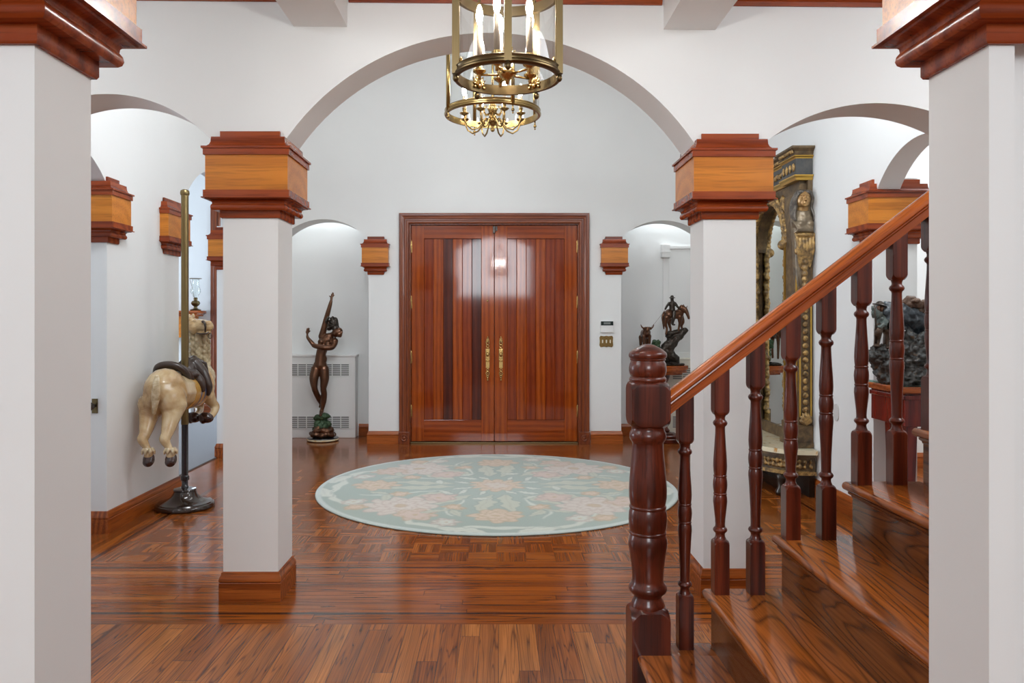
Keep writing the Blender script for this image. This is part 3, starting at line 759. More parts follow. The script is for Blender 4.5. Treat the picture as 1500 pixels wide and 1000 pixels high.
mb.lathe([(0, 1.16), (.060, 1.16), (.066, 1.168), (.067, 1.175), (.064, 1.181), (.060, 1.184), (.064, 1.190), (.0675, 1.205), (.0675, 1.215), (.065, 1.230), (.061, 1.238), (.060, 1.241), (.063, 1.243), (.064, 1.247), (.062, 1.250),
          (.066, 1.252), (.0685, 1.258), (.0685, 1.264), (.066, 1.270), (.055, 1.280), (.040, 1.289), (.028, 1.295), (.018, 1.299), (.008, 1.301), (0, 1.3015)], NX, NY, 48)
mb.build('cap', M['mahog'], nw, 40)
# handrail
ang = math.atan(SL); ux = Vector((math.cos(ang), 0, math.sin(ang))); un = Vector((-math.sin(ang), 0, math.cos(ang)))
sec = [(-.028, 0), (.028, 0), (.0285, .008), (.0285, .024), (.024, .027), (.023, .031), (.031, .034), (.035, .038), (.036, .045), (.034, .052), (.029, .058), (.022, .064), (.012, .0675), (0, .0685)]
sec = sec+[(-y, n) for y, n in sec[:1:-1] if abs(y) > 1e-6]
mb = MB()
x_end = nx(NST-1)+.15
def rsec(x):
    # vertical cut at x
    return [Vector((x, YB+y, zb(x)+n/math.cos(ang))) for y, n in sec]
mb.loft([rsec(.6175), rsec(x_end)]); mb.build('handrail', M['rail'], rl, 35)
def baluster(name, x, z0, e, parent, mk='mahog'):
    """turned baluster standing on a tread at height z0; e = extra length of the lower vase"""
    o = bpy.data.objects.new(name, None); C.objects.link(o); o.parent = parent
    h = .027; b0 = .188; zt = b0+.462+e
    mb = MB(); square_block(mb, x, YB, h, z0, z0+b0+.008, .012, False, True, .002); mb.build('base_block', M[mk], o, 30)
    mb = MB()
    P_ = [(0, .186), (.0235, .186), (.024, .192), (.021, .198), (.0175, .206), (.0165, .214), (.018, .219), (.0235, .224), (.0258, .230), (.0235, .236), (.018, .241), (.0172, .250)]
    P_ += [(.0185, .270+e*.4), (.0225, .305+e*.9), (.0252, .333+e), (.0245, .348+e), (.0222, .357+e), (.0235, .3585+e), (.0242, .361+e), (.0235, .3635+e), (.0222, .365+e),
           (.0248, .380+e), (.0256, .394+e), (.0248, .408+e), (.0222, .422+e), (.0235, .4235+e), (.0242, .426+e), (.0235, .4285+e), (.0222, .430+e), (.0240, .445+e), (.0247, .462+e), (.0235, .490+e), (.0205, .535+e), (.0178, .580+e), (.0172, .600+e),
           (.0185, .606+e), (.0238, .611+e), (.0262, .618+e), (.0238, .625+e), (.0182, .630+e), (.0172, .637+e), (.0195, .645+e), (.0235, .651+e), (0, .656+e)]
    mb.lathe([(r, z+z0) for r, z in P_], x, YB, 28); mb.build('turning', M[mk], o, 40)
    mb = MB(); zc = z0+zt
    secs = [octsec(x, YB, h*.80, h*.36, zc-.002), octsec(x, YB, h*.97, h*.42, zc+.004), octsec(x, YB, h, h*.22, zc+.010), octsec(x, YB, h, .002, zc+.017)]
    top = octsec(x, YB, h, .002, 0)
    for v in top: v.z = zb(v.x)+.0005
    mb.loft(secs+[top], False); mb.build('upper_block', M[mk], o, 30)
for i in range(9):
    j = i-1; x = .813+.1287*j; k = (i+1)//2           # tread index
    baluster('baluster', x, RISE*(k+1), .0 if j % 2 == 0 else .094, rl, 'mahog_red' if j in (0, 2, 4, 5) else 'mahog')

# ------------------------------------------------------------------ round rug
RUG_R = 1.47
rug = thing('round_rug', (0, 6.39, 0), 'round pale sage rug with peach flowers on the parquet', 'rug')
def rug_colors():
    rng = random.Random(3)
    sage = np.array([.315, .375, .325]); ivory = np.array([.56, .58, .50]); peach = np.array([.58, .44, .32]); rose = np.array([.55, .42, .35]); tan = np.array([.46, .34, .20]); leafc = np.array([.47, .48, .38]); pale = np.array([.60, .67, .62])
    n = 420; g = np.linspace(-RUG_R, RUG_R, n); X, Y = np.meshgrid(g, g, indexing='ij')
    col = np.broadcast_to(sage, X.shape+(3,)).copy()
    nz = np.zeros_like(X)
    for q in range(14):
        a, b_, p = rng.uniform(-4, 4), rng.uniform(-4, 4), rng.uniform(0, 6.3); nz += np.sin(a*X+b_*Y+p)
    col += (nz/14)[..., None]*.05
    wx = .012*np.sin(23*Y+3*X)+.008*np.sin(41*X-17*Y); wy = .012*np.sin(19*X-5*Y+1)+.008*np.sin(37*Y+29*X)
    X2, Y2 = X+wx, Y+wy
    def blend(mask, c, a=1.0):
        m_ = np.clip(mask, 0, 1)[..., None]*a; col[:] = col*(1-m_)+c*m_
    def flower(cx, cy, r, npet, c, c2, ph=0.0, layers=3):
        dx, dy = X2-cx, Y2-cy; d = np.hypot(dx, dy); th = np.arctan2(dy, dx)
        for L in range(layers):
            rr = r*(1-.27*L); pet = rr*(.70+.30*np.abs(np.cos(npet/2*th+ph+L*.8)))
            blend((pet-d)/.012, c*(1-.05*L)+np.array([.03, .03, .03])*L, .92)
            edge = np.exp(-((d-pet*.97)/.011)**2); blend(edge, c2*.92, .75)
            vein = np.exp(-(np.sin(npet*th+ph+L)/.22)**2)*(d < pet*.9)*(d > rr*.25); blend(vein, c2*.95, .4)
        blend((r*.18-d)/.012, tan, .8)
    def vine(pts, w, c):
        pts = np.array(pts); best = np.full(X.shape, 9.0)
        for i in range(len(pts)-1):
            a, b_ = pts[i], pts[i+1]; ab = b_-a; L2 = (ab**2).sum()
            t = np.clip(((X2-a[0])*ab[0]+(Y2-a[1])*ab[1])/L2, 0, 1)
            best = np.minimum(best, np.hypot(X2-a[0]-t*ab[0], Y2-a[1]-t*ab[1])-w*(.5+.5*np.sin(PI*(i+t)/(len(pts)-1))))
        blend(-best/.012+.3, c, .9)
    def leafs(cx, cy, a, L, w, c):
        dx, dy = X2-cx, Y2-cy; u = dx*math.cos(a)+dy*math.sin(a); v = -dx*math.sin(a)+dy*math.cos(a)
        t = np.clip(u/L, 0, 1); hw = w*np.sin(PI*t)**.7*(.85+.15*np.cos(9*PI*t)); ins = ((u > 0) & (u < L)); blend((hw-np.abs(v))/.010*ins, c, .92); blend(np.exp(-((np.abs(v)-hw)/.008)**2)*ins, sage*.78, .6); blend(np.exp(-(v/.006)**2)*ins*(t < .85), c*.8, .6)
    # outer scrolling border, four-fold
    for q in range(4):
        a0 = q*PI/2
        R_ = lambda r, a: (r*math.cos(a0+a), r*math.sin(a0+a))
        vine([R_(1.18, -.62), R_(1.32, -.45), R_(1.36, -.25), R_(1.30, -.05), R_(1.34, .15), R_(1.37, .35), R_(1.28, .55), R_(1.12, .68)], .035, ivory)
        leafs(*R_(1.36, -.3), a0+PI/2-.35, .36, .075, ivory); leafs(*R_(1.37, .33), a0-PI/2+.4, .36, .075, ivory)
        vine([R_(.55, -.5), R_(.75, -.38), R_(.92, -.45), R_(1.05, -.30)], .018, ivory)
        vine([R_(.5, .45), R_(.72, .36), R_(.95, .42), R_(1.12, .30)], .018, ivory)
        leafs(*R_(.35, .16), a0+.12, .55, .085, leafc); leafs(*R_(.35, -.16), a0-.12, .55, .085, leafc)
        leafs(*R_(.42, .5), a0+.75, .40, .07, leafc); leafs(*R_(.42, -.5), a0-.75, .40, .07, leafc)
        leafs(*R_(.28, .6), a0+1.1, .20, .04, ivory)
    for q in range(4):
        a0 = q*PI/2
        flower(1.0*math.cos(a0), 1.0*math.sin(a0), .20, 8, peach, tan, .4)
        flower(1.0*math.cos(a0+PI/4), 1.0*math.sin(a0+PI/4), .30, 10, np.array([.57, .50, .43]), rose*.86, .2, 4)
        flower(1.12*math.cos(a0+PI/4+.25), 1.12*math.sin(a0+PI/4+.25), .17, 7, rose, tan, .9, 2)
        flower(.62*math.cos(a0+PI/4), .62*math.sin(a0+PI/4), .15, 6, rose, rose*.8, 1.3, 2)
        flower(1.29*math.cos(a0+.62), 1.29*math.sin(a0+.62), .09, 6, peach, tan, .2, 2)
    for q in range(8):
        a = q*PI/4+PI/8
        flower(.82*math.cos(a), .82*math.sin(a), .085, 6, peach*1.02, tan, q*.7, 2); flower(1.22*math.cos(a+.1), 1.22*math.sin(a+.1), .10, 7, ivory*.98, rose*.85, q*.5, 2)
        leafs(.90*math.cos(a), .90*math.sin(a), a+.9, .22, .045, leafc); leafs(.90*math.cos(a), .90*math.sin(a), a-.9, .22, .045, leafc); leafs(.52*math.cos(a), .52*math.sin(a), a+2.0, .17, .035, ivory)
    flower(0, 0, .24, 12, peach, tan, 0, 3); flower(0, 0, .11, 8, np.array([.55, .48, .40]), rose, .5, 1)
    for q in range(8):
        a = q*PI/4+PI/8; leafs(.22*math.cos(a), .22*math.sin(a), a, .16, .035, ivory)
    rr = np.hypot(X, Y); blend((rr-1.425)/.012, np.array([.50, .55, .51]), .9)
    return g, np.clip(col, 0, 1)
g, colr = rug_colors()
mb = MB(); NR, NA = 170, 620
me = bpy.data.meshes.new('pile')
vs = [(0, 0, .014)]; fs = []
for i in range(1, NR+1):
    r = RUG_R*i/NR; z = .014 if i < NR else .008
    vs += [(r*math.cos(2*PI*j/NA), r*math.sin(2*PI*j/NA), z) for j in range(NA)]
for j in range(NA): fs.append((0, 1+j, 1+(j+1) % NA))
for i in range(NR-1):
    for j in range(NA):
        a, b_ = 1+i*NA, 1+(i+1)*NA; k = (j+1) % NA
        fs.append((a+j, b_+j, b_+k, a+k))
me.from_pydata(vs, [], fs)
co = np.array(vs); n_ = len(g); ii = (co[:, :2]+RUG_R)/(2*RUG_R)*(n_-1)
i0 = np.clip(np.floor(ii).astype(int), 0, n_-2); fr = ii-i0
cc = sum(colr[i0[:, 0]+a, i0[:, 1]+b_]*((fr[:, 0] if a else 1-fr[:, 0])*(fr[:, 1] if b_ else 1-fr[:, 1]))[:, None] for a in (0, 1) for b_ in (0, 1))
at = me.color_attributes.new('weave', 'FLOAT_COLOR', 'POINT')
at.data.foreach_set('color', np.concatenate([cc, np.ones((len(cc), 1))], 1).astype(np.float32).ravel())
m = mat('woven_rug', (.5, .55, .5), .95); t = NT(m)
an = t.n('ShaderNodeAttribute', attribute_name='weave')
n1 = t.noise(t.coords((1, 1, 1)), 130, 2, .6)
t.l(t.mix(.25, an.outputs['Color'], t.mix(1.0, an.outputs['Color'], t.ramp(n1, [(.3, (.7, .7, .7)), (.65, (1.1, 1.1, 1.1))]), 'MULTIPLY')), t.b.inputs['Base Color'])
t.b.inputs['Sheen Weight'].default_value = .3
t.bump(n1, .4, .003)
me.materials.append(m)
o = bpy.data.objects.new('pile', me); C.objects.link(o); o.parent = rug
mb = MB(); mb.lathe([(1.44, .001), (RUG_R+.002, .001), (RUG_R+.004, .006), (RUG_R, .0085), (RUG_R-.004, .0088)], 0, 6.39, 160, True, None, False); mb.build('binding', mat('rug_binding', (.22, .23, .20), .9), rug)

# ------------------------------------------------------------------ brass lanterns
def ring_prof(mb, R, z0, z1, w, n=72):
    zm = (z0+z1)/2
    mb.lathe([(R-w, z0), (R, z0), (R+w*.5, z0+(z1-z0)*.18), (R+w*.5, z0+(z1-z0)*.32), (R, zm), (R, z1-(z1-z0)*.25), (R+w*.3, z1-(z1-z0)*.12), (R, z1), (R-w, z1), (R-w, z0)], 0, 0, n, True, None, False)
def lantern_a():
    cx, cy, z0, z1, R = .036, 2.70, 2.232, 2.545, .186
    t = thing('brass_lantern', (cx, cy, z0), 'round brass and glass lantern nearest the camera, lit candle bulbs inside', 'lantern')
    T = Matrix.Translation((cx, cy, 0))
    for nm, a, b_ in (('lower_ring', z0, z0+.034), ('upper_ring', z1-.02, z1+.016)):
        mb = MB(); ring_prof(mb, R, a, b_, .012); mb.bm.transform(T); mb.build(nm, M['brass_dk'], t, 40)
    ang5 = [-PI/2+2*PI*i/5 for i in range(5)]
    for a in ang5:
        x, y = cx+(R+.001)*math.cos(a), cy+(R+.001)*math.sin(a)
        mb = MB(); mb.tube([(x, y, z0+.004), (x, y, z1)], .0075, 10); mb.box(x-.0125, x+.0125, y-.007, y+.007, z0+.004, z1); mb.box(x-.006, x+.006, y-.010, y+.010, z0+.004, z1)
        mb.ball((x, y, z0-.012), (.011, .011, .013), 14); mb.tube([(x, y, z0+.004), (x, y, z0-.006)], .005, 8)
        ps = mb.build('post', M['brass_dk'], t, 40)
        # palmette leaf on the inside of the ring
        mb = MB(); xi, yi = cx+(R-.016)*math.cos(a), cy+(R-.016)*math.sin(a); ta = Vector((-math.sin(a), math.cos(a), 0))
        for f in range(-3, 4):
            an_ = f*.42; L = .042*(1-.10*abs(f)); base = Vector((xi, yi, z0+.022))
            tip = base+ta*math.sin(an_)*L+Vector((0, 0, math.cos(an_)*L))
            mb.tube([base, (base+tip)/2, tip], [.003, .006, .002], 6)
        mb.ball((xi, yi, z0+.02), .009, 10); mb.ball(Vector((xi, yi, z0+.016))+ta*.02, .006, 8); mb.ball(Vector((xi, yi, z0+.016))-ta*.02, .006, 8)
        mb.build('palmette', M['brass'], t)
    # glass wall
    mb = MB(); n = 80; zg0, zg1 = z0+.03, z1-.015
    for i in range(n):
        a, b_ = 2*PI*i/n, 2*PI*(i+1)/n
        f = mb.face([(cx+(R-.006)*math.cos(q), cy+(R-.006)*math.sin(q), z) for q, z in ((a, zg0), (b_, zg0), (b_, zg1), (a, zg1))]); f.smooth = True
    bmesh.ops.remove_doubles(mb.bm, verts=list(mb.bm.verts), dist=1e-5)
    mb.build('glass', M['glass'], t)
    # candle cluster
    zc = z0+.018
    mb = MB(); mb.lathe([(0, zc-.035), (.006, zc-.033), (.008, zc-.02), (.018, zc-.012), (.03, zc-.004), (.034, zc+.006), (.026, zc+.016), (.012, zc+.024), (.008, zc+.06), (0, zc+.062)], cx, cy, 24)
    mb.tube([(cx, cy, zc+.05), (cx, cy, 2.9)], .005, 8); mb.build('hub', M['brass'], t)
    for i in range(5):
        a = PI/2+.25+2*PI*i/5; rc = .098
        x, y = cx+rc*math.cos(a), cy+rc*math.sin(a)
        mb = MB(); mb.tube([(cx+.02*math.cos(a), cy+.02*math.sin(a), zc), (x, y, zc+.002)], .0042, 8)
        mb.lathe([(0, zc-.016), (.006, zc-.014), (.006, zc), (.010, zc+.004), (.022, zc+.012), (.024, zc+.017), (.012, zc+.02), (.012, zc+.05), (.014, zc+.054), (0, zc+.055)], x, y, 20)
        ar = mb.build('arm', M['brass'], t)
        mb = MB(); mb.lathe([(0, zc+.05), (.0105, zc+.05), (.0105, zc+.178), (0, zc+.18)], x, y, 16); cd = mb.build('candle', M['candle'], t)
        mb = MB(); mb.lathe([(0, zc+.179), (.006, zc+.18), (.0105, zc+.195), (.0125, zc+.21), (.010, zc+.228), (.004, zc+.246), (0, zc+.25)], x, y, 16); mb.build('bulb', M['bulb'], cd)
    mb = MB()
    for a in ang5: mb.tube([(cx+R*math.cos(a), cy+R*math.sin(a), z1), (cx+.11*math.cos(a), cy+.11*math.sin(a), z1+.15), (cx+.02*math.cos(a), cy+.02*math.sin(a), z1+.24)], .006, 8)
    mb.lathe([(0, z1+.22), (.03, z1+.22), (.035, z1+.24), (.01, z1+.27), (0, z1+.27)], cx, cy, 20)
    mb.build('crown', M['brass_dk'], t)
    mb = MB(); mb.tube([(cx, cy, z1+.26), (cx, cy, 3.14)], .008, 10); mb.lathe([(0, 3.11), (.05, 3.12), (.06, 3.149), (0, 3.149)], cx, cy, 24); mb.build('hanger', M['brass_dk'], t)
    return t
def lantern_b():
    cx, cy, z0, z1, R = -.036, 6.35, 3.068, 3.78, .392
    t = thing('brass_lantern', (cx, cy, z0), 'larger round brass and glass lantern farther back, hanging over the rug', 'lantern')
    T = Matrix.Translation((cx, cy, 0))
    for nm, a, b_ in (('lower_ring', z0, z0+.052), ('upper_ring', z1-.03, z1+.02)):
        mb = MB(); ring_prof(mb, R, a, b_, .016); mb.bm.transform(T); mb.build(nm, M['brass_mid'], t, 40)
    for i in range(4):
        a = PI+.42+2*PI*i/4
        x, y = cx+R*math.cos(a), cy+R*math.sin(a)
        mb = MB(); mb.tube([(x, y, z0+.01), (x, y, z1)], .016, 12); mb.tube([(x, y, z0+.01), (x, y, z0-.05)], .006, 8); mb.ball((x, y, z0-.04), .014, 12); mb.ball((x, y, z0-.063), .008, 10)
        mb.build('post', M['brass_mid'], t)
    mb = MB(); n = 80
    for i in range(n):
        a, b_ = 2*PI*i/n, 2*PI*(i+1)/n
        f = mb.face([(cx+(R-.008)*math.cos(q), cy+(R-.008)*math.sin(q), z) for q, z in ((a, z0+.04), (b_, z0+.04), (b_, z1-.02), (a, z1-.02))]); f.smooth = True
    bmesh.ops.remove_doubles(mb.bm, verts=list(mb.bm.verts), dist=1e-5)
    mb.build('glass', M['glass'], t)
    zc = 3.06
    mb = MB(); mb.lathe([(0, zc-.12), (.012, zc-.115), (.02, zc-.10), (.01, zc-.085), (.014, zc-.07), (.04, zc-.05), (.055, zc-.03), (.035, zc-.01), (.018, zc+.01), (.03, zc+.04), (.045, zc+.07), (.03, zc+.10), (.015, zc+.12), (.012, zc+.2), (0, zc+.2)], cx, cy, 24)
    mb.tube([(cx, cy, zc+.18), (cx, cy, z1+.3)], .009, 8); mb.build('hub', M['brass_mid'], t)
    for i in range(8):
        a = PI/8+2*PI*i/8; ca, sa = math.cos(a), math.sin(a)
        q = lambda r, z: (cx+r*ca, cy+r*sa, zc+z)
        mb = MB(); mb.tube([q(.03, -.02), q(.06, -.01), q(.09, -.05), q(.13, -.10), q(.18, -.115), q(.225, -.085), q(.245, -.04), q(.25, .0)], [.007]*8, 8)
        mb.lathe([(0, zc-.01), (.012, zc-.008), (.034, zc+.006), (.038, zc+.012), (.014, zc+.014), (.014, zc+.045), (.018, zc+.05), (0, zc+.05)], cx+.25*ca, cy+.25*sa, 18)
        mb.build('arm', M['brass_mid'], t)
        mb = MB(); mb.lathe([(0, zc+.045), (.013, zc+.045), (.013, zc+.15), (0, zc+.152)], cx+.25*ca, cy+.25*sa, 14); cd = mb.build('candle', M['candle'], t)
        mb = MB(); mb.lathe([(0, zc+.15), (.008, zc+.152), (.016, zc+.175), (.018, zc+.19), (.012, zc+.22), (.004, zc+.245), (0, zc+.25)], cx+.25*ca, cy+.25*sa, 14); mb.build('bulb', M['bulb_rear'], cd)
        # curled scroll rising from the hub
        mb = MB(); mb.tube([q(.03, .03), q(.06, .02), q(.08, .05), q(.07, .085), q(.045, .09)], [.006, .006, .006, .005, .004], 8); mb.build('scroll', M['brass_mid'], t)
    mb = MB()
    for i in range(4):
        a = PI+.42+2*PI*i/4
        mb.tube([(cx+R*math.cos(a), cy+R*math.sin(a), z1), (cx+.2*math.cos(a), cy+.2*math.sin(a), z1+.22), (cx+.03*math.cos(a), cy+.03*math.sin(a), z1+.36)], .01, 8)
    mb.lathe([(0, z1+.33), (.05, z1+.33), (.05, z1+.37), (.015, z1+.4), (0, z1+.4)], cx, cy, 20); mb.build('crown', M['brass_mid'], t)
    mb = MB(); mb.tube([(cx, cy, z1+.38), (cx, cy, 4.79)], .011, 10); mb.lathe([(0, 4.75), (.07, 4.76), (.08, 4.799), (0, 4.799)], cx, cy, 24); mb.build('hanger', M['brass_mid'], t)
lantern_a(); lantern_b()

# ------------------------------------------------------------------ small wall fittings
def radiator(x0, x1, y0, z1, label, m):
    t = thing('radiator_cover', ((x0+x1)/2, (y0+9.2)/2, 0), label, 'radiator cover', 'radiator covers in the niches')
    mb = MB(); mb.box(x0, x1, y0, 9.198, .0, z1, .006); mb.box(x0-.012, x1+.012, y0-.012, 9.198, z1-.02, z1+.004, .004); mb.build('cabinet', m, t)
    for za, zb_ in ((z1-.245, z1-.105), (.115, .255)):
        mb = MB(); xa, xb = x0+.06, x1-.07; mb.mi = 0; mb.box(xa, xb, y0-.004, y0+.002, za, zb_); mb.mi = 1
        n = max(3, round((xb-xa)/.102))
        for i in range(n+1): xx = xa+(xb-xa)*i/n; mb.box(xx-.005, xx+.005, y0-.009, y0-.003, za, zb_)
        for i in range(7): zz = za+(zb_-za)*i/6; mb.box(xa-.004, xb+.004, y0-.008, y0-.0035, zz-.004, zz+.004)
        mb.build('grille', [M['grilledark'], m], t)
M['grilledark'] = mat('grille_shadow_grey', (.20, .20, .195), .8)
radiator(-2.50, -1.665, 9.03, .975, 'white radiator cover behind the bronze dancer in the left niche', M['trimwhite'])
radiator(2.005, 2.49, 9.05, .93, 'white radiator cover, tinted cream for the low light, behind the pedestal in the right niche', M['cream'])

t = thing('alarm_keypad', (P(889, 478, 8.59).x, 8.6, P(889, 487, 8.6).z), 'white keypad with dark display right of the double door', 'keypad')
a, b_ = P(879.5, 487, 8.59), P(898.5, 470, 8.59)
mb = MB(); mb.box(a.x, b_.x, 8.574, 8.599, a.z, b_.z, .004); mb.build('case', M['trimwhite'], t)
zd = P(889, 476.5, 8.58).z
mb = MB(); mb.box(a.x+.003, b_.x-.003, 8.571, 8.576, zd, b_.z-.003, .002); d = mb.build('display', M['lcd'], t); d['label'] = 'dark display window'
zl = (zd+b_.z)/2
mb = MB(); mb.box(a.x+.035, b_.x-.035, 8.5695, 8.572, zl-.012, zl+.012); mb.build('readout', mat('grey_readout', (.16, .18, .17), .3), d)
mb = MB(); mb.box(a.x+.004, b_.x-.004, 8.571, 8.5745, zd-.006, zd-.003); mb.build('cover', M['trimwhite'], t)

t = thing('switch_plate', (P(888, 500, 8.6).x, 8.6, P(888, 508, 8.6).z), 'brass triple switch plate under the keypad', 'switch plate')
a, b_ = P(878, 508.3, 8.6), P(898, 491.5, 8.6); w = b_.x-a.x
mb = MB(); zc = (a.z+b_.z)/2; hh = (b_.z-a.z)/2
pl = [(a.x+.012, zc-hh), (a.x+w*.35, zc-hh+.006), (a.x+w*.5, zc-hh), (a.x+w*.65, zc-hh+.006), (b_.x-.012, zc-hh), (b_.x, zc-hh+.02), (b_.x-.004, zc), (b_.x, zc+hh-.02), (b_.x-.012, zc+hh), (a.x+w*.65, zc+hh-.006), (a.x+w*.5, zc+hh), (a.x+w*.35, zc+hh-.006), (a.x+.012, zc+hh), (a.x, zc+hh-.02), (a.x+.004, zc), (a.x, zc-hh+.02)]
mb.prism(pl, 0, .008, Matrix.Translation((0, 8.5995, 0)) @ Matrix.Rotation(PI/2, 4, 'X')); mb.build('plate', M['brass_mid'], t)
for i in range(3):
    x = a.x+w*(.22+.28*i); mb = MB(); mb.box(x-.006, x+.006, 8.575, 8.5915, zc-.018, zc+.018, .002); lv = mb.build('switch', mat('ivory_switch', (.72, .68, .58), .4), t)
def plate(loc, r, axis, label, group):
    mb = MB(); n = 24
    pts = []
    for i in range(n):
        a = 2*PI*i/n; pts.append((r[0]*math.copysign(abs(math.cos(a))**.8, math.cos(a)), r[1]*math.copysign(abs(math.sin(a))**.7, math.sin(a))))
    rotm = Matrix.Rotation(PI/2, 4, 'X') if axis == 'Y' else Matrix.Rotation(PI/2, 4, 'Z') @ Matrix.Rotation(PI/2, 4, 'X')
    mb.prism(pts, 0, .007, Matrix.Translation(loc) @ rotm)
    o = mb.build('outlet_plate', M['plate']); tag(o, label, 'outlet plate', group)
    for v in o.data.vertices: v.co -= Vector(loc)
    o.location = loc; return o
plate((1.3915, 8.69, 1.36), (.035, .062), 'X', 'uppermost plate seen edge-on at the corner right of the keypad', 'plates on the pier edge')
plate((1.3915, 8.69, 1.14), (.035, .058), 'X', 'middle plate seen edge-on at the corner right of the switch plate', 'plates on the pier edge')
plate((1.3915, 8.69, .46), (.035, .062), 'X', 'lowest plate seen edge-on at the corner above the baseboard', 'plates on the pier edge')
o = plate((2.4995, 5.65, .708), (.040, .062), 'X', 'oval clear outlet plate on the white wall between the mirror and the wood table', 'outlet plates on the aisle wall')
o.location.x -= .007
t = thing('door_knob', (-2.66, 4.95, .826), 'small dark bronze knob peeking past the near left pillar', 'knob')
mb = MB(); q = P(136, 595, 4.95)
mb.ball((q.x-.008, 4.94, q.z), (.020, .026, .026), 16); mb.tube([(q.x-.01, 4.95, q.z), (q.x-.012, 5.0, q.z)], .010, 10); mb.build('knob', M['bronze_dk'], t)
mb = MB(); mb.box(q.x-.03, q.x+.008, 4.992, 4.9995, q.z-.05, q.z+.045, .002); mb.build('backplate', M['brass_dk'], t)
# ------------------------------------------------------------------ bronze dancer in the left niche
YS2 = 8.84; sc = YS2/F
dn = thing('bronze_statue', (P(472, 600, YS2).x, YS2, 0), 'brown bronze nude dancer with raised arm on green rocky base in the left niche', 'statue')
def S(zx, zy, dy=0.0):       # point from the enlarged view (4x, origin 420,410)
    p = P(420+zx/4, 410+zy/4, YS2); return Vector((p.x, YS2+dy, p.z))
bx = S(212, 900).x
mb = MB(); mb.lathe([(0, 0), (.175, 0), (.180, .01), (.180, .030), (.174, .038), (0, .038)], bx, YS2, 48); d = mb.build('plinth', M['black'], dn, 40); d['label'] = 'black and stone banded round plinth'
mb = MB(); mb.lathe([(.1805, .010), (.183, .012), (.183, .026), (.1805, .028)], bx, YS2, 48, True, None, False); mb.build('band', M['marble'], d, 40)
g = Org()
g.ell((bx, YS2, .075), (.155, .15, .05)); g.ell((bx+.01, YS2-.02, .12), (.125, .12, .05)); g.ell((bx-.04, YS2, .15), (.085, .09, .05))
d = g.build('mound', M['bronze'], dn, .008, 3, .02, 14); d['label'] = 'brown bronze mound'
g = Org()
g.ell(S(208, 868), (.105, .10, .055)); g.ell(S(190, 855, -.03), (.06, .06, .06)); g.ell(S(228, 850, .0), (.062, .06, .06)); g.ell(S(205, 830, 0), (.055, .06, .055))
g.ell(S(196, 803, -.01), (.06, .07, .038)); g.ell(S(225, 800, .01), (.055, .06, .036)); g.ell(S(180, 795, -.02), (.032, .035, .022)); g.ell(S(243, 800, 0), (.028, .035, .026))
g.build('rocks', M['green'], dn, .007, 2, .022, 18)['label'] = 'green patinated rocks'
g = Org()
pel, wa, ch = S(197, 505), S(202, 425), S(228, 360, -.01)
g.ell(S(196, 500, 0), (.080, .064, .068)); g.ell(S(201, 462, 0), (.070, .054, .075)); g.limb([S(196, 500), S(202, 428), S(222, 375)], [.070, .058, .066])
g.ell(S(228, 352, 0), (.086, .062, .062), Matrix.Rotation(-.35, 3, 'Y')); g.ell(S(235, 330, .005), (.075, .045, .035), Matrix.Rotation(-.35, 3, 'Y'))
g.ell(S(206, 362, -.052), (.036, .034, .036)); g.ell(S(246, 372, -.05), (.036, .034, .036))
g.ell(S(180, 520, .04), (.046, .046, .055)); g.ell(S(214, 520, .04), (.046, .046, .055))
# standing leg, then the leg bent behind it
g.limb([S(219, 522), S(223, 578, -.01), S(217, 634, -.015), S(219, 668, 0), S(213, 712, .015), S(205, 764, .01)], [.058, .053, .036, .036, .036, .019])
g.limb([S(204, 764, .012), S(203, 778, -.01), S(207, 788, -.075)], [.024, .024, .014])
g.limb([S(173, 522, -.01), S(163, 575, -.035), S(168, 628, -.045), S(174, 658, -.02), S(186, 702, .04), S(192, 728, .07)], [.058, .053, .036, .034, .032, .018])
g.limb([S(194, 728, .072), S(192, 736, .055), S(189, 745, .035)], [.022, .019, .013])
# raised arm
g.limb([S(205, 330, 0), S(218, 285, .0), S(232, 225, .0), S(243, 190, -.01), S(257, 140, -.01), S(262, 118, -.01)], [.040, .036, .030, .028, .022, .015])
hb = S(262, 112, -.01)
g.ell(S(263, 108, -.01), (.017, .011, .022))
for fx, fy, fd in ((249, 92, 0), (262, 84, -.008), (268, 72, 0), (274, 76, .008), (278, 88, .004)):
    g.limb([S(263, 105, -.01), (S(263, 105, -.01)+S(fx, fy, fd))/2+Vector((0, .006, 0)), S(fx, fy, fd)], [.009, .008, .006], 8)
# arm folded across the chest, forearm lifted at the left
g.limb([S(280, 368, 0), S(268, 392, -.045), S(235, 395, -.085), S(190, 388, -.085), S(168, 382, -.07)], [.040, .036, .031, .029, .028])
g.limb([S(168, 382, -.07), S(150, 360, -.07), S(132, 338, -.065), S(128, 325, -.06)], [.027, .024, .018, .014])
g.ell(S(128, 316, -.06), (.011, .017, .022))
for fx, fy, fd in ((122, 300, -.07), (127, 283, -.068), (134, 280, -.06), (140, 284, -.05), (143, 298, -.045)):
    g.limb([S(129, 316, -.06), (S(129, 316, -.06)+S(fx, fy, fd))/2+Vector((-.003, -.003, 0)), S(fx, fy, fd)], [.009, .008, .006], 8)
g.ell(S(280, 358, 0), (.044, .044, .040))
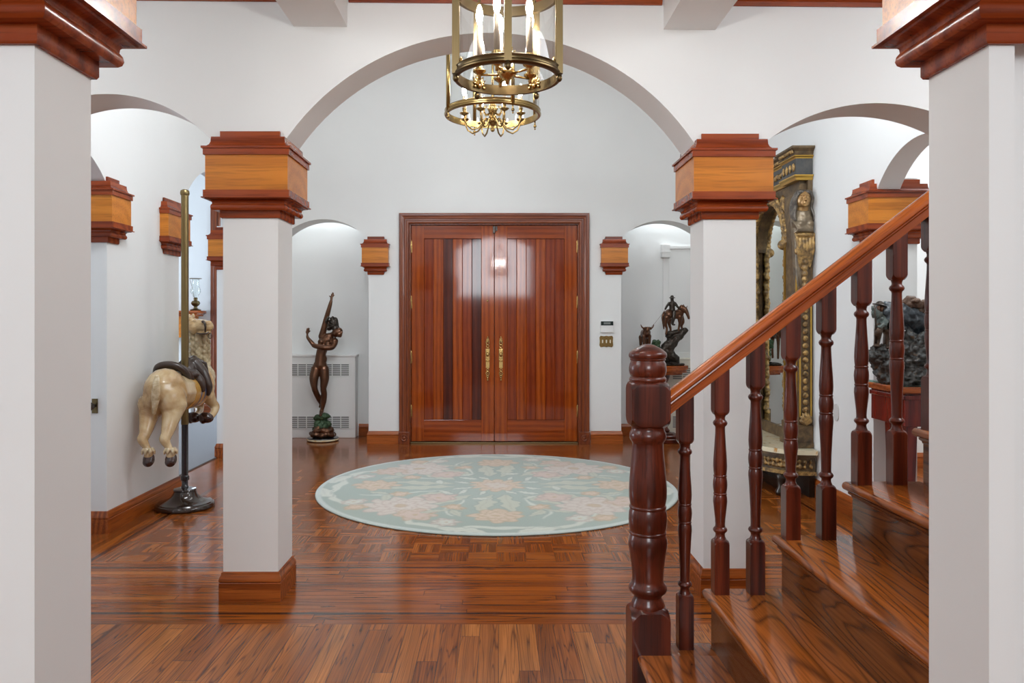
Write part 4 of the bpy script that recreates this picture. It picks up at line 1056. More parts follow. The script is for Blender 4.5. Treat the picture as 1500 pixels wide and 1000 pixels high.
# neck and thrown-back head
g.limb([S(240, 335, 0), S(262, 322, .0), S(285, 312, 0)], [.040, .031, .032])
hr = Matrix.Rotation(1.05, 3, 'Y')
g.ell(S(297, 306, -.01), (.055, .057, .068), hr); g.ell(S(311, 318, -.028), (.036, .036, .036)); g.ell(S(327, 306, -.035), (.012, .012, .016)); g.ell(S(322, 322, -.04), (.014, .013, .008))
g.ell(S(318, 298, -.045), (.010, .009, .008)); g.ell(S(316, 330, -.03), (.018, .018, .014))
g.build('figure', M['bronze'], dn, .0055, 3)
g = Org(); rng = random.Random(5)
g.ell(S(288, 285, .01), (.060, .060, .040), Matrix.Rotation(.5, 3, 'Y'))
for i in range(26):
    a = rng.uniform(0, 1); p0 = S(300-18*a, 280+10*a, rng.uniform(-.04, .05)); tx, ty = rng.uniform(233, 275), rng.uniform(215, 292)
    mid = S((300+tx)/2+rng.uniform(-10, 10), (280+ty)/2-rng.uniform(0, 26), rng.uniform(-.04, .05))
    g.limb([p0, mid, S(tx, ty, rng.uniform(-.03, .04)), S(tx+rng.uniform(-9, 9), ty+rng.uniform(-14, 6), rng.uniform(-.03, .04))], [.016, .015, .011, .005], 8)
for i in range(8):
    q = rng.uniform(0, 1); g.limb([S(240+5*q, 205+20*q, -.01), S(236-6*q, 235+18*q, rng.uniform(-.03, .03)), S(246, 262+14*q, rng.uniform(-.02, .03))], [.018, .014, .006], 8)
g.build('hair', M['bronze_dk'], dn, .0055, 1)['label'] = 'dark flowing hair'

# ------------------------------------------------------------------ carousel camel on its pole
PX, PY = -2.312, 5.69
sd = thing('pole_stand', (PX, PY, 0), 'round dark iron stand with tall brass-topped pole by the left wall', 'stand')
mb = MB(); mb.lathe([(0, 0), (.202, 0), (.210, .008), (.210, .024), (.203, .034), (.196, .036), (.190, .044), (.174, .047), (.150, .054), (.120, .066), (.098, .084), (.084, .106), (.078, .126), (.082, .132), (.078, .140), (.05, .146), (0, .148)], PX, PY, 64); mb.build('base', M['iron'], sd, 35)
mb = MB(); mb.lathe([(0, .14), (.026, .142), (.026, .16), (.022, .165), (.022, .2), (.031, .205), (.031, .232), (.0235, .24), (.0235, .62), (0, .62)], PX, PY, 24); mb.build('lower_pole', M['black'], sd, 40)
mb = MB(); mb.lathe([(0, .615), (.0265, .615), (.0265, 2.31), (.031, 2.312), (.034, 2.325), (.030, 2.345), (.018, 2.353), (0, 2.355)], PX, PY, 24); mb.build('upper_pole', M['pole'], sd, 40)
cm = thing('carousel_camel', (PX, PY, .38), 'cream painted carousel camel with dark saddle, seen from behind on a pole', 'carousel animal')
g = Org()
RH = P(241, 580, 5.38)
g.ell((RH.x-.005, 5.40, .900), (.140, .17, .150)); g.ell((RH.x-.055, 5.36, .83), (.085, .11, .125)); g.ell((RH.x+.065, 5.36, .83), (.090, .11, .125))
g.limb([(RH.x, 5.42, .87), (PX-.005, 5.72, .86), (PX-.02, 5.98, .86)], [.148, .125, .105])
g.ell((PX-.015, 6.04, .88), (.105, .12, .14))
# hind legs
for px in (0, 1):
    kx = P(214, 0, 5.27).x if px == 0 else P(246, 0, 5.27).x
    hx = P(217.5, 0, 5.22).x if px == 0 else P(250, 0, 5.22).x
    tx = RH.x-.085 if px == 0 else RH.x+.075
    g.limb([(tx, 5.36, .80), ((tx+kx)/2, 5.31, .70), (kx, 5.25, .605), (kx-.004, 5.225, .575), ((kx+hx)/2, 5.225, .53), (hx, 5.225, .487), (hx, 5.225, .468)], [.090, .060, .038, .036, .025, .025, .033])
# forelegs, folded under the chest
fl_ = [P(303, 578, 6.05), P(311, 590, 6.10), P(315.5, 596, 6.12), P(312, 606, 6.06), P(306, 611, 6.00)]
g.limb(fl_, [.062, .040, .034, .027, .029])
fl2 = [P(291, 580, 6.15), P(291, 592, 6.2), P(292, 600, 6.2), P(290, 606, 6.1), P(286, 609, 6.04)]
g.limb(fl2, [.060, .042, .034, .028, .030])
g.build('body', M['camel'], cm, .008, 4)
g = Org()
n0, n1, n2, n3 = P(296, 552, 6.10), P(291, 532, 6.16), P(290, 508, 6.18), P(290, 490, 6.14)
g.limb([n0, n1, n2, n3], [.105, .075, .066, .064])
for i in range(11):
    q = i/10; c = n1.lerp(n3, q) if q < 1 else n3
    for s in range(5):
        a = -PI*.95+s*PI*.24+.2*(i % 2); p = c+Vector((math.cos(a)*.060, math.sin(a)*.060, 0))
        g.limb([p+Vector((0, 0, .028)), p+Vector((.012*math.cos(a)+.01, .012*math.sin(a), .0)), p+Vector((.02, 0, -.034))], [.012, .016, .006], 7)
d = g.build('neck', M['mane'], cm, .006, 2); d['label'] = 'shaggy carved tan neck'
g = Org()
hc = P(287, 479, 6.10)
g.ell(hc, (.066, .085, .062)); g.limb([hc+Vector((-.02, 0, .008)), P(298, 477, 6.06), P(305, 478, 6.04)], [.062, .050, .043])
g.ell(P(305, 473.5, 6.03), (.030, .036, .024)); g.ell(P(303, 487, 6.04), (.036, .034, .015)); g.ell(P(296, 488, 6.05), (.04, .034, .014)); g.ell(P(280, 468, 6.08), (.03, .03, .022)); g.ell(P(287, 470, 6.05), (.022, .022, .014))
g.ell(P(277, 464, 6.11), (.016, .012, .026)); g.ell(P(283, 463, 6.14), (.014, .012, .024))
d = g.build('head', M['camel'], cm, .005, 2)
mb = MB(); p = [P(297, 470.5, 6.0), P(300, 474, 5.985), P(301, 479, 5.99), P(300.5, 486, 6.0)]
mb.tube(p, [.008, .009, .008, .006], 8); mb.ball(P(297.5, 471, 5.995), (.014, .010, .012), 12)
mb.tube([P(288, 487.5, 6.0), P(294, 489, 5.995), P(302, 488.5, 6.0), P(306, 486, 6.01)], [.005, .007, .007, .004], 8); mb.build('bridle', M['leather'], d)
mb = MB(); rc = P(307.5, 492, 6.0); mb.tube([rc+Vector((.014*math.cos(a), 0, .020*math.sin(a))) for a in [2*PI*i/16 for i in range(16)]], .003, 8, True); mb.build('bit_ring', M['iron'], d)
g = Org(); t0 = P(230, 556, 5.24)
for i in range(9):
    q = (i-4)/4
    g.limb([P(230+q*1.5, 551, 5.245), P(229+q*3.6, 563, 5.222), P(228+q*4.4, 580, 5.222), P(227+q*3.0, 596+3*math.cos(q*4), 5.235), P(225+q*2.6, 604+4*math.cos(q*7), 5.245)], [.008, .010, .010, .008, .003], 8)
g.build('tail', M['tail'], cm, .005, 1)['label'] = 'pale stranded tail'
for hx in (217.5, 250):
    p = P(hx, 672, 5.22); g = Org()
    g.ell(p+Vector((0, .004, -.004)), (.040, .032, .052), Matrix.Rotation(-.3, 3, 'X')); g.ell(p+Vector((0, -.010, -.022)), (.036, .024, .032))
    g.build('hoof', M['hoof'], cm, .005, 2)['label'] = 'dark brown hoof'
    g = Org()
    for k in range(7): a = k*2*PI/7; g.limb([p+Vector((.028*math.cos(a), .022*math.sin(a), .068)), p+Vector((.038*math.cos(a), .030*math.sin(a), .052)), p+Vector((.042*math.cos(a), .032*math.sin(a), .034))], [.012, .012, .005], 7)
    g.build('fetlock', M['tail'], cm, .005, 1)
for px_, py_, Yh in ((301.5, 611.5, 5.96), (283, 611, 5.99)):
    g = Org(); g.ell(P(px_, py_, Yh), (.062, .042, .042), Matrix.Rotation(.15, 3, 'Y')); g.ell(P(px_-4, py_+1, Yh), (.030, .038, .044)); g.build('hoof', M['hoof'], cm, .005, 2)['label'] = 'dark brown hoof'
# saddle: seat with raised rear roll, flap and pommel; blanket and girth
g = Org()
pts = [P(227, 546, 5.52), P(231, 538, 5.50), P(240, 534.5, 5.50), P(252, 534.5, 5.50), P(263, 538, 5.51), P(272, 546, 5.54), P(277, 553, 5.58)]
g.limb(pts, [.018, .026, .028, .028, .027, .025, .018]); g.limb([q+Vector((0, .05, -.015)) for q in pts], [.02, .03, .03, .03, .03, .03, .02])
g.build('saddle_roll', M['leather'], cm, .006, 3)
g = Org()
g.ell((PX, 5.66, .985), (.115, .12, .035)); g.limb([(PX, 5.72, 1.0), (PX-.005, 5.82, 1.05), (PX-.005, 5.87, 1.09)], [.06, .055, .03])
g.limb([(PX+.03, 5.80, 1.06), (PX+.09, 5.80, .99), (PX+.132, 5.80, .89), (PX+.13, 5.80, .83)], [.045, .040, .032, .018])
g.limb([(PX+.06, 5.70, .98), (PX+.11, 5.70, .93), (PX+.13, 5.70, .87)], [.045, .036, .02]); g.limb([(PX-.03, 5.8, 1.07), (PX-.10, 5.8, 1.0), (PX-.14, 5.8, .9)], [.04, .04, .02])
g.build('saddle', M['leather'], cm, .006, 3)
mb = MB(); mb.mi = 0
def hoop(y0, y1, mi, r=.134, cz=.858):
    mb.mi = mi
    secs = []
    for i in range(40):
        a = 2*PI*i/40
        for_ = [(y0, r-.012), (y0, r), (y1, r), (y1, r-.012)]
        secs.append([Vector((PX-.008+q*math.cos(a), y, cz+q*math.sin(a)*1.0)) for y, q in for_])
    for i in range(40):
        A, B = secs[i], secs[(i+1) % 40]
        for j in range(4): mb.face([A[j], A[(j+1) % 4], B[(j+1) % 4], B[j]])
M['gbl'] = mat('blue_paint', (.035, .09, .22), .3, 0, .5); M['gye'] = mat('ochre_paint', (.50, .27, .06), .35, 0, .5)
for y0, y1, mi in ((5.60, 5.68, 1), (5.68, 5.705, 0), (5.705, 5.755, 1), (5.755, 5.78, 0), (5.78, 5.84, 1)): hoop(y0, y1, mi)
mb.build('girth', [M['gbl'], M['gye']], cm, 40)['label'] = 'ochre and blue striped girth'
mb = MB(); mb.tube([P(284, 523, 6.02), P(293, 528, 5.98), P(301, 532, 6.0), P(304.5, 547, 6.0)], [.012, .014, .013, .008], 8); mb.build('breast_strap', M['leather'], cm)

# ------------------------------------------------------------------ cowboy bronze and its pedestal, right niche
ped = thing('pedestal', (1.90, 8.78, 0), 'turned wood pedestal with stepped oval top carrying the cowboy bronze', 'pedestal')
mb = MB()
def oval(z0, z1, rx, ry): mb.prism([(1.90+rx*math.cos(a), 8.78+ry*math.sin(a)) for a in [2*PI*i/48 for i in range(48)]], z0, z1)
oval(.825, .868, .285, .17); oval(.79, .826, .27, .155); oval(.765, .79, .22, .12); mb.build('top', M['top_wood'], ped, 30)
mb = MB(); mb.lathe([(0, .10), (.07, .10), (.075, .13), (.05, .16), (.055, .22), (.075, .28), (.06, .36), (.038, .42), (.035, .55), (.045, .62), (.038, .66), (.06, .70), (.075, .74), (.08, .766), (0, .766)], 1.90, 8.78, 32); mb.build('column', M['mahog'], ped, 40)
mb = MB(); mb.box(1.70, 2.10, 8.60, 8.96, 0, .05, .008); mb.box(1.74, 2.06, 8.64, 8.92, .05, .085, .01); mb.lathe([(0, .085), (.12, .085), (.11, .10), (.07, .11), (0, .11)], 1.90, 8.78, 32); mb.build('foot', M['mahog'], ped)
YC = 8.76
cb = thing('cowboy_bronze', (1.90, YC, .868), 'dark bronze of a cowboy on horseback roping a longhorn, on the pedestal', 'sculpture')
def B(px, py, dy=0): return P(px, py, YC)+Vector((0, dy, 0))
g = Org()      # wave-shaped rock base
z8 = .869
g.limb([(2.13, YC, z8+.012), (1.95, YC, z8+.018), (1.72, YC, z8+.016)], [.012, .018, .016]); g.ell((1.96, YC, z8+.012), (.18, .11, .014)); g.ell((1.76, YC, z8+.012), (.10, .09, .014))
g.limb([B(990, 527), B(982, 520), B(980, 510), B(985, 501), B(993, 494), B(1002, 487), B(1006, 483)], [.05, .068, .066, .058, .046, .034, .022])
g.limb([B(976, 526), B(973, 516), B(977, 505), B(983, 496)], [.04, .05, .05, .03]); g.limb([B(979, 489), B(992, 486.5), B(1004, 482.5)], [.030, .032, .022]); g.ell(B(979, 492), (.04, .05, .03))
g.build('rock_base', M['bronze_dk'], cb, .006, 3, .012, 16)
g = Org()
for q in range(9): g.ell(B(961+2.2*(q % 3-1)*1.4, 506-3.2*(q//3)+1, (q % 2-.5)*.03), (.024, .03, .024))
g.limb([B(961, 526), B(961, 505)], [.022, .02]); g.build('bush', M['green'], cb, .006, 1, .012, 40)['label'] = 'small green bush'
g = Org()      # horse, three-quarter view facing right
g.limb([B(980, 459), B(987, 461), B(995, 459)], [.052, .054, .050]); g.ell(B(979, 461, -.02), (.048, .05, .056)); g.ell(B(996, 459), (.044, .045, .052))
g.limb([B(996, 456), B(999, 451, -.02), B(1002, 455.0, -.03)], [.040, .036, .028]); g.limb([B(998, 450, -.02), B(1003, 454, -.04), B(1006, 462, -.055), B(1007, 466, -.06)], [.030, .026, .017, .014])
g.limb([B(1001, 449, -.03), B(1000.5, 445.5, -.03)], [.008, .003], 6); g.limb([B(1004.5, 451, -.03), B(1006, 447.5, -.03)], [.008, .003], 6)
for pp in ([(976, 465, -.03), (974, 474, -.03), (976, 481, -.03), (975, 489, -.03)], [(981, 466, .02), (981, 475, .02), (983, 482, .02), (982, 489, .02)],
           [(995, 464, -.02), (995.5, 473, -.02), (994, 479, -.02), (993, 486, -.02)], [(998, 463, .02), (1001, 471, .02), (999, 477, .02), (1000, 482, .02)]):
    g.limb([B(*q) for q in pp], [.034, .020, .013, .014], 8)
g.limb([B(974, 457, .02), B(971.5, 464, .02), B(972.5, 474, .02), B(973, 482, .02)], [.012, .016, .014, .006], 8)
g.build('horse', M['bronze'], cb, .005, 2)
g = Org()      # rider
g.limb([B(985, 457, -.0), B(984.5, 449, 0), B(985, 443.5, 0)], [.036, .032, .030]); g.ell(B(984.5, 446, 0), (.042, .03, .03)); g.ell(B(984.5, 438.5, 0), (.020, .021, .026)); g.ell(B(984.5, 436.0, 0), (.040, .045, .006)); g.ell(B(984.5, 434.2, 0), (.020, .022, .016))
g.limb([B(980, 444, 0), B(976, 448, -.04), B(973, 452.5, -.06)], [.016, .014, .012], 8); g.limb([B(989, 444, 0), B(992, 450, -.04), B(996, 453, -.04)], [.016, .014, .011], 8)
g.limb([B(986, 457, -.045), B(985, 466, -.06), B(983.5, 474, -.055), B(986, 475.5, -.075)], [.024, .020, .015, .009], 8)
g.build('rider', M['bronze_dk'], cb, .0045, 2)
g = Org()      # longhorn facing the viewer
g.ell(B(946, 489, .05), (.050, .12, .062)); g.ell(B(946, 487, -.04), (.048, .05, .055)); g.ell(B(946, 482.5, -.10), (.026, .03, .036)); g.ell(B(946, 488, -.125), (.018, .022, .022))
for s in (-1, 1):
    g.limb([B(946+s*2.5, 479.5, -.09), B(946+s*6.5, 480, -.09), B(946+s*9.0, 476.5, -.09), B(946+s*9.2, 474.2, -.09)], [.011, .010, .007, .003], 8)
    g.ell(B(946+s*4.8, 482, -.09), (.014, .006, .007)); g.limb([B(946+s*4.2, 492, -.05), B(946+s*4, 505, -.05), B(946+s*4, 524, -.05)], [.022, .014, .013], 8); g.limb([B(946+s*4.2, 494, .12), B(946+s*4.5, 508, .12), B(946+s*4, 524, .12)], [.028, .015, .013], 8)
g.build('longhorn', M['bronze'], cb, .005, 2)
mb = MB(); mb.tube([B(973, 452.5, -.06), B(966, 462, -.08), B(957, 473, -.09), B(950, 480, -.09)], .0016, 6); mb.build('lasso', M['bronze'], cb)

# ------------------------------------------------------------------ gilded pier mirror on the right wall
WX = 2.498
mr = thing('pier_mirror', (WX, 6.77, .376), 'tall gilded pier mirror with caryatid and arched glass on the right wall', 'mirror')
ya, yb_, yc, R_ = 6.02, 7.52, 6.77, .335
spr = 2.03
mb = MB(); mb.box(WX-.035, WX, ya+.06, yb_-.06, .39, 2.6); mb.build('back', M['gilt_dk'], mr)
mb = MB(); n = 32
pts = [(yc-R_-.01, .45), (yc+R_+.01, .45)]+[(yc+(R_+.01)*math.cos(PI*i/n), spr+(R_+.01)*math.sin(PI*i/n)) for i in range(n+1)]
mb.face([(WX-.040, y, z) for y, z in pts]); mb.face([(WX-.036, y, z) for y, z in pts[::-1]]); mb.build('glass', M['mirror'], mr)
# stiles
def stile(y0, y1, near):
    mb = MB(); mb.box(WX-.115, WX, y0, y1, .49, 2.40, .006); mb.mi = 1
    for yy in (y0+.02, y1-.035): mb.box(WX-.128, WX-.112, yy, yy+.015, .55, 2.02)
    # beaded strips on the side that faces the hall
    ye = y0 if near else y1
    mb.mi = 1; s = -1 if near else 1
    for xx in (WX-.105, WX-.018): mb.box(xx-.006, xx+.006, min(ye, ye+s*.008), max(ye, ye+s*.008), .62, 1.62)
    mb.mi = 2
    for i in range(17): mb.ball((WX-.062, ye+s*.004, .68+i*.056), (.024, .016, .024), 10)
    return mb.build('stile', [M['gilt_dk'], M['gold'], M['gilt']], mr)
stile(ya+.05, yc-R_-.06, True); stile(yc+R_+.06, yb_-.05, False)
# carved rope borders around the glass
for s in (-1, 1):
    g = Org(); y = yc+s*(R_+.035); rg = random.Random(8)
    for i in range(48): g.ell((WX-.085+rg.uniform(-.01, .01), y+rg.uniform(-.012, .012), .47+i*.0335), (.030, .028, .022), Matrix.Rotation(.6, 3, 'X'))
    g.build('carved_border', M['gilt'], mr, .009, 1)
    mb = MB(); yy = yc+s*(R_+.075); mb.box(WX-.120, WX-.08, yy-.011, yy+.011, .47, spr); mb.build('gold_strip', M['gold'], mr)
g = Org(); rg = random.Random(4)
for i in range(30):
    a = PI*i/29; g.ell((WX-.10, yc+(R_+.05)*math.cos(a), spr+(R_+.05)*math.sin(a)), (.034, .030, .030), Matrix.Rotation(a, 3, 'X'))
    g.ell((WX-.11, yc+(R_+.10)*math.cos(a), spr+(R_+.10)*math.sin(a)), (.022, .022, .022))
g.ell((WX-.12, yc-R_-.06, spr-.02), (.05, .045, .045)); g.ell((WX-.12, yc+R_+.06, spr-.02), (.05, .045, .045))
g.build('carved_arch', M['gilt'], mr, .009, 1)
mb = MB()   # spandrel board with an arched cut-out
z_top = 2.50
N = 32
arc = [(yc+(R_+.02)*math.cos(PI*i/N), spr+(R_+.02)*math.sin(PI*i/N)) for i in range(N+1)]
for i in range(N):
    (y0, z0), (y1, z1) = arc[i], arc[i+1]
    mb.face([(WX-.085, y0, z0), (WX-.085, y0, z_top), (WX-.085, y1, z_top), (WX-.085, y1, z1)])
    mb.face([(WX-.02, y0, z0), (WX-.085, y0, z0), (WX-.085, y1, z1), (WX-.02, y1, z1)])
for y0, y1 in ((ya+.10, yc-R_-.02), (yc+R_+.02, yb_-.10)): mb.box(WX-.085, WX-.02, y0, y1, spr-.02, z_top)
mb.build('spandrel', M['gilt_dk'], mr)
g = Org(); rg = random.Random(12)
for s in (-1, 1):
    c = Vector((WX-.09, yc+s*.36, 2.36))
    for k in range(10):
        a = k*.63; L = .05+.05*rg.random(); p = c+Vector((-.012, math.cos(a)*L, math.sin(a)*L*.9)); g.limb([c, (c+p)/2+Vector((-.012, .008, .01)), p], [.014, .016, .006], 8)
    g.ell(c, (.03, .03, .03))
    for k in range(5): g.limb([c+Vector((0, s*.02*k-.04*s, -.08)), c+Vector((-.015, s*.02*k, -.14)), c+Vector((0, s*(.01+.012*k), -.26+.03*k))], [.010, .013, .005], 8)
g.build('spandrel_carving', M['gilt'], mr, .007, 1)
# entablature with returns over each stile
def entab(name, z0, z1, o0, o1, m, brk=True):
    mb = MB()
    def blk(y0, y1, d):
        p = [(d, z0), (d+o0, z0), (d+o0+(o1-o0)*.35, z0+(z1-z0)*.45), (d+o1, z1-(z1-z0)*.2), (d+o1, z1), (0, z1), (0, z0)]
        prof = [(d-.16, z0)]+p[:5]+[(d-.16, z1)]
        e0, e1 = o0, o1
        mb.sweep([(WX, y1), (WX-d+.0, y1), (WX-d+.0, y0), (WX, y0)], [(-.05, z0), (o0, z0), (o0+(o1-o0)*.3, z0+(z1-z0)*.45), (o1, z1-(z1-z0)*.22), (o1, z1), (-.05, z1)])
    blk(ya+.06, yc-R_-.06, .128); blk(yc+R_+.06, yb_-.06, .128); blk(yc-R_-.07, yc+R_+.07, .095)
    return mb.build(name, M[m], mr)
entab('architrave', 2.495, 2.535, .004, .022, 'gold'); entab('frieze', 2.535, 2.665, .004, .004, 'slate'); entab('cornice_fillet', 2.665, 2.688, .004, .024, 'gold'); entab('cornice', 2.688, 2.758, .010, .05, 'gilt_dk')
g = Org()
for i in range(15):
    y = yc-.34+i*.0486; g.ell((WX-.104, y, 2.60), (.012, .017, .032), Matrix.Rotation(.5 if i % 2 else -.5, 3, 'X')); g.ell((WX-.104, y+.024, 2.605), (.010, .008, .018))
for y in (ya+.10, ya+.17, ya+.24, ya+.31): g.ell((WX-.136, y, 2.60), (.012, .022, .036)); 
for xx in (WX-.11, WX-.07, WX-.03): g.ell((xx, ya+.052, 2.735), (.014, .012, .020))
for i in range(24): g.ell((WX-.118, yc-.36+i*.031, 2.715), (.012, .011, .022))
for y in [ya+.06+.03*i for i in range(10)]: g.ell((WX-.16, y, 2.722), (.012, .010, .020))
g.build('frieze_carving', M['gilt'], mr, .006, 1)
# caryatid on the near stile
M['hair_gilt'] = tint('silvered_hair', [(.3, (.04, .035, .03)), (.55, (.12, .10, .08)), (.8, (.26, .22, .17))], 30, .4, .3, .1, bump=.5)
kx, ky = WX-.075, ya+.075
g = Org()
g.limb([(kx, ky+.02, 2.20), (kx, ky+.02, 2.0), (kx, ky+.02, 1.75), (kx, ky+.02, 1.62)], [.085, .072, .060, .045]); g.ell((kx, ky, 2.165), (.088, .07, .09)); g.ell((kx-.03, ky-.045, 2.14), (.035, .03, .036)); g.ell((kx+.04, ky-.045, 2.14), (.035, .03, .036))
rg = random.Random(2)
for i in range(9): g.limb([(kx-.085+.02*i, ky-.03, 2.19-.006*abs(i-4)), (kx-.06+.014*i, ky-.068, 2.10), (kx-.085+.02*i, ky-.045, 2.07)], [.008, .010, .006], 7)
g.build('caryatid_bust', M['drape'], mr, .006, 2)['label'] = 'silvery draped bust'
g = Org()
g.limb([(kx, ky, 2.23), (kx, ky-.012, 2.29)], [.048, .042])
hz = 2.338
g.ell((kx-.004, ky-.026, hz), (.056, .060, .074)); g.ell((kx-.006, ky-.066, hz-.034), (.031, .026, .030)); g.limb([(kx-.008, ky-.084, hz+.012), (kx-.010, ky-.098, hz-.010)], [.008, .012], 8)
g.ell((kx-.008, ky-.084, hz-.034), (.017, .009, .007)); g.ell((kx-.030, ky-.074, hz+.012), (.012, .009, .006)); g.ell((kx+.014, ky-.076, hz+.012), (.012, .009, .006)); g.ell((kx-.007, ky-.078, hz-.054), (.016, .013, .012)); g.ell((kx-.008, ky-.078, hz+.026), (.040, .012, .007))
d = g.build('caryatid_head', M['skin'], mr, .004, 2); d['label'] = 'gilt face'
g = Org()
g.ell((kx, ky+.004, hz+.026), (.070, .062, .060)); g.ell((kx-.03, ky-.035, hz+.056), (.036, .034, .022)); g.ell((kx+.028, ky-.035, hz+.056), (.036, .034, .022))
for s_ in (-1, 1):
    for k in range(6): g.limb([(kx+s_*.034, ky-.055+.014*k, hz+.052), (kx+s_*.064, ky-.04+.014*k, hz+.01), (kx+s_*(.062+.003*k), ky-.02+.01*k, hz-.06), (kx+s_*.076, ky-.04+.014*k, hz-.125), (kx+s_*.070, ky-.05+.014*k, hz-.17)], [.012, .015, .014, .012, .006], 7)
g.build('hair', M['hair_gilt'], d, .005, 1)['label'] = 'dark silvered hair'
g = Org()
for k in range(6): a = (k-2.5)*.3; g.limb([(kx+.028*(k-2.5), ky-.05, 2.065), (kx+.024*(k-2.5), ky-.068, 1.96), (kx+.020*(k-2.5), ky-.06, 1.86+.015*(k % 2)), (kx+.016*(k-2.5), ky-.05, 1.80)], [.012, .014, .012, .005], 7)
for k in range(7): g.ell((kx, ky-.055+.002*k, 1.93-.045*k), (.034-.002*k, .024, .026))
g.ell((kx-.06, ky-.04, 1.93), (.018, .02, .03)); g.ell((kx+.06, ky-.04, 1.93), (.018, .02, .03)); g.ell((kx, ky-.06, 2.055), (.075, .03, .018))
g.build('caryatid_skirt', M['gilt'], mr, .006, 1)
# base blocks with acanthus scroll
for y0, y1, near in ((ya+.04, yc-R_-.05, True), (yc+R_+.05, yb_-.04, False)):
    mb = MB(); mb.box(WX-.135, WX, y0, y1, .378, .56, .006); mb.box(WX-.145, WX, y0-.01, y1+.01, .378, .42, .005); mb.build('plinth', M['gilt_dk'], mr)
    g = Org(); ye = y0 if near else y1; s = -1 if near else 1
    for k in range(7): a = PI*k/6; g.limb([(WX-.065, ye+s*.006, .565), (WX-.065+.03*math.cos(a), ye+s*.02, .585+.04*math.sin(a)), (WX-.065+.048*math.cos(a), ye+s*.01, .595+.065*math.sin(a))], [.014, .014, .007], 7)
    g.build('acanthus', M['gilt'], mr, .006, 1)
mb = MB(); mb.box(WX-.06, WX, yc-R_-.06, yc+R_+.06, .378, .47, .005); mb.build('lower_rail', M['gilt_dk'], mr)

cs = thing('marble_console', (WX-.2, 6.77, 0), 'low bow-fronted console with cream onyx top under the gilded mirror', 'console')
def bow(z0, z1, k, m, name, kind=None):
    mb = MB(); n = 40; cy = 6.77; hy, hx = .83*k, .47*k
    pts = [(2.482, cy-hy), (2.482, cy+hy)]+[(2.482-hx*math.sin(PI*i/n)**.75, cy+hy*math.cos(PI*i/n)) for i in range(1, n)]
    mb.prism(pts, z0, z1); return mb.build(name, M[m], cs, 30)
bow(.340, .376, 1.0, 'marble', 'top'); bow(.315, .3395, .965, 'gilt_dk', 'moulding'); bow(.205, .3155, .94, 'gilt_dk', 'apron'); bow(.178, .2055, .975, 'gilt', 'lower_moulding')
g = Org(); rg = random.Random(6)
for i in range(46):
    a = PI*(i+.5)/46; hy, hx = .83*.945, .47*.945; p = Vector((2.482-hx*math.sin(a)**.75, 6.77+hy*math.cos(a), .26))
    g.ell(p+Vector((0, 0, .018*(-1)**i)), (.016, .018, .022)); g.ell(p+Vector((0, 0, -.022*(-1)**i)), (.013, .014, .016))
g.build('carving', M['gilt'], cs, .007, 1)
for yy in (6.1, 6.77, 7.44):
    mb = MB(); d = .20 if yy != 6.77 else .38; mb.lathe([(0, 0), (.045, 0), (.05, .03), (.03, .06), (.035, .12), (.05, .18), (0, .18)], 2.46-d, yy, 16); mb.build('foot', M['bronze_dk'], cs)
mb = MB(); mb.box(2.44, 2.482, 6.0, 7.54, .0, .18); mb.build('back_board', M['bronze_dk'], cs)

# ------------------------------------------------------------------ red table with the mountain man bronze
tb = thing('side_table', (2.72, 4.85, 0), 'red mahogany side table with glass top behind the stair balusters', 'table')
X0, X1, Y0_, Y1_ = 2.455, 3.15, 4.62, 5.045
mb = MB(); mb.box(X0-.03, X1, Y0_-.03, Y1_, .945, .985, .008); mb.build('table_top', M['top_wood'], tb)
mb = MB(); mb.box(X0-.022, X1, Y0_-.022, Y1_-.005, .9855, .997, .003); mb.build('glass_top', M['tableglass'], tb)
mb = MB(); mb.box(X0, X1-.02, Y0_, Y1_-.005, .745, .944, .004); mb.box(X0-.014, X1-.02, Y0_-.014, Y1_-.005, .905, .935, .006); mb.build('apron', M['redtable'], tb)
for x, y in ((X0+.045, Y0_+.05), (X0+.12, Y1_-.055), (X1-.07, Y0_+.05), (X1-.07, Y1_-.055)):
    mb = MB(); mb.loft([octsec(x, y, .022, .003, 0), octsec(x, y, .030, .003, .4), octsec(x, y, .038, .003, .746)]); mb.build('leg', M['redtable'], tb)
YM = 4.82
M['horsehide'] = tint('blue_grey_bronze', [(.3, (.02, .026, .032)), (.5, (.055, .068, .08)), (.68, (.17, .19, .20))], 20, .4, .35, .15)
mm = thing('mountain_man_bronze', (2.66, YM, .998), 'grey bronze of a trapper and laden pack horse on rocks, on the glass-topped table', 'sculpture')
def Q(zx, zy, dy=0): p = P(1260+zx/5.555, 420+zy/5.555, YM); return p+Vector((0, dy, 0))
g = Org()
zt_ = .999
g.ell((2.66, YM, zt_+.03), (.19, .12, .032)); g.ell(Q(330, 745), (.13, .11, .085)); g.ell(Q(450, 730), (.15, .12, .10)); g.ell(Q(310, 650), (.11, .10, .085)); g.ell(Q(190, 605), (.070, .08, .065)); g.ell(Q(140, 560), (.045, .06, .042)); g.ell(Q(155, 505), (.046, .055, .026))
g.ell(Q(430, 560), (.115, .10, .11)); g.ell(Q(420, 440), (.052, .07, .06)); g.ell(Q(500, 500), (.075, .09, .10)); g.ell(Q(560, 620), (.12, .11, .15)); g.ell(Q(240, 700), (.075, .08, .06))
g.build('rock_base', M['rock'], mm, .007, 1, .030, 14, .022)
M['shirt'] = tint('grey_green_shirt_bronze', [(.3, (.05, .065, .06)), (.55, (.13, .16, .145)), (.8, (.22, .25, .22))], 30, .45, .2, .1)
M['buckskin'] = tint('brown_buckskin_bronze', [(.3, (.03, .018, .012)), (.6, (.10, .055, .03))], 24, .45, .3, .1)
g = Org()      # trapper leaning forward with a hand shading his eyes
